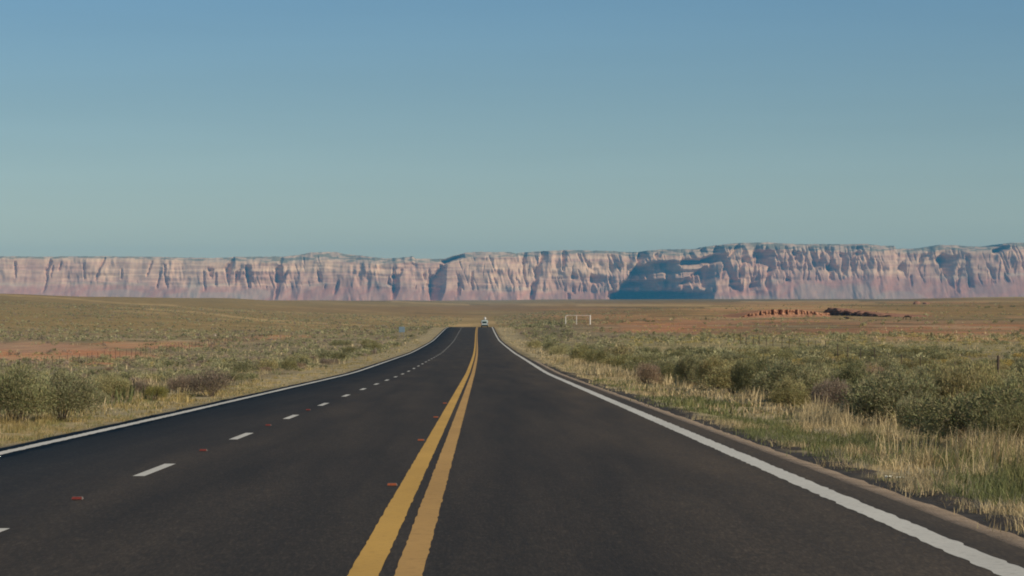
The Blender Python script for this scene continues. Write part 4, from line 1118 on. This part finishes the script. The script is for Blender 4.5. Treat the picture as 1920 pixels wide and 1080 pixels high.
pxs = 1543 + 130 * ss; dsl = 905 - 66 * ss
lx = (pxs - 904) * dsl / F_PX
Hs = (2.2 * (1 - ss) ** .8 + .35) * (.5 + 1.0 * fbm(ss * 22, ss * 0, 151, 3)) * sstep(0, .03, ss) * sstep(0, .06, 1 - ss)
bv = []
for j in range(NB):
    t = j / (NB - 1)
    if t < .55: hf, off_ = (t / .55) ** .8, 1.1 * t
    else: hf, off_ = 1 - ((t - .55) / .45) ** 1.2, .6 + 26 * ((t - .55) / .45)
    jit = (fbm(ss * 55, ss * 0 + j * .4, 152, 3) - .5) * (2.4 if t < .6 else .6)
    X = lx + off_ + jit; y = dsl + off_ * .25 + jit * .4
    z = ground_z(X, y) - .25 + Hs * hf + (fbm(ss * 60, ss * 0 + j, 153, 2) - .5) * .3 * (0 < t < .9)
    bv.append(np.stack([X, y, z], -1))
bv = np.stack(bv, 1); i = np.arange(bv.shape[0] * NB).reshape(-1, NB)
o = mesh_obj("rock_ledge", bv.reshape(-1, 3), np.stack([i[:-1, :-1], i[1:, :-1], i[1:, 1:], i[:-1, 1:]], -1).reshape(-1, 4), m_red_ledge)
tag(o, "dark shaded red rock ledge tapering along the flat behind the horses", "rock ledge")
def rock(px, d, w, h, lab, mat, seed, name="rock_mound", cat="rock"):
    X = X_at(px, d); nu_, nv_ = 22, 10
    A, Bv = np.meshgrid(np.linspace(0, 2 * np.pi, nu_, endpoint=False), np.linspace(0, np.pi / 2, nv_), indexing='ij')
    rr = 1 + (fbm(np.cos(A) * 1.6 + 5 + seed, np.sin(A) * 1.6 + Bv * 1.5 + 5, seed, 3) - .5) * .9
    v = np.stack([X + np.cos(A) * np.cos(Bv) * rr * w / 2, d + np.sin(A) * np.cos(Bv) * rr * w / 2.4, float(ground_z(X, d)) - .2 + np.sin(Bv) ** .7 * rr * h], -1)
    i = np.arange(nu_ * nv_).reshape(nu_, nv_); j2 = np.roll(i, -1, 0)
    o = mesh_obj(name, v.reshape(-1, 3), np.stack([i[:, :-1], j2[:, :-1], j2[:, 1:], i[:, 1:]], -1).reshape(-1, 4), mat)
    tag(o, lab, cat); return o
rock(1721, 1880, 6.0, 2.1, "larger dark red rock mound on the plain below the V-shaped cleft", m_red_ledge, 161)
rock(1737, 1890, 5.0, 1.3, "smaller dark red rock mound lying just right of the larger one", m_red_ledge, 162)
m_stone = rock_mat("pale_stone", (.42, .36, .27), (.66, .58, .46), 3)
rock(404, 720, .8, .42, "pale stone lying on the lower left hill, lower one of two", m_stone, 163, "pale_stone", "stone")
rock(411, 735, .7, .45, "pale stone lying on the lower left hill, upper one of two", m_stone, 164, "pale_stone", "stone")
for (px, d, r, hs, lab) in ((1854, 1255, 1.7, .8, "dark green bush on the far right plain, westernmost of three"), (1878, 1262, 1.5, .75, "dark green bush on the far right plain, middle of three"), (1901, 1330, 1.5, .85, "dark green bush on the far right plain, last of three"),
                       (1214, 700, .75, .95, "small dark bush on the flat right of the white gate frame"), (1225, 702, .6, 1.1, "small dark bush just beside the one right of the gate frame")):
    X = X_at(px, d); o = bpy.data.objects.new("bush", random.choice(mid_mesh["dark"])); C.objects.link(o)
    o.location = (X, d, float(ground_z(X, d)) - .05); o.scale = (r, r, r * hs); tag(o, lab.replace("westernmost", "first"), "bush")
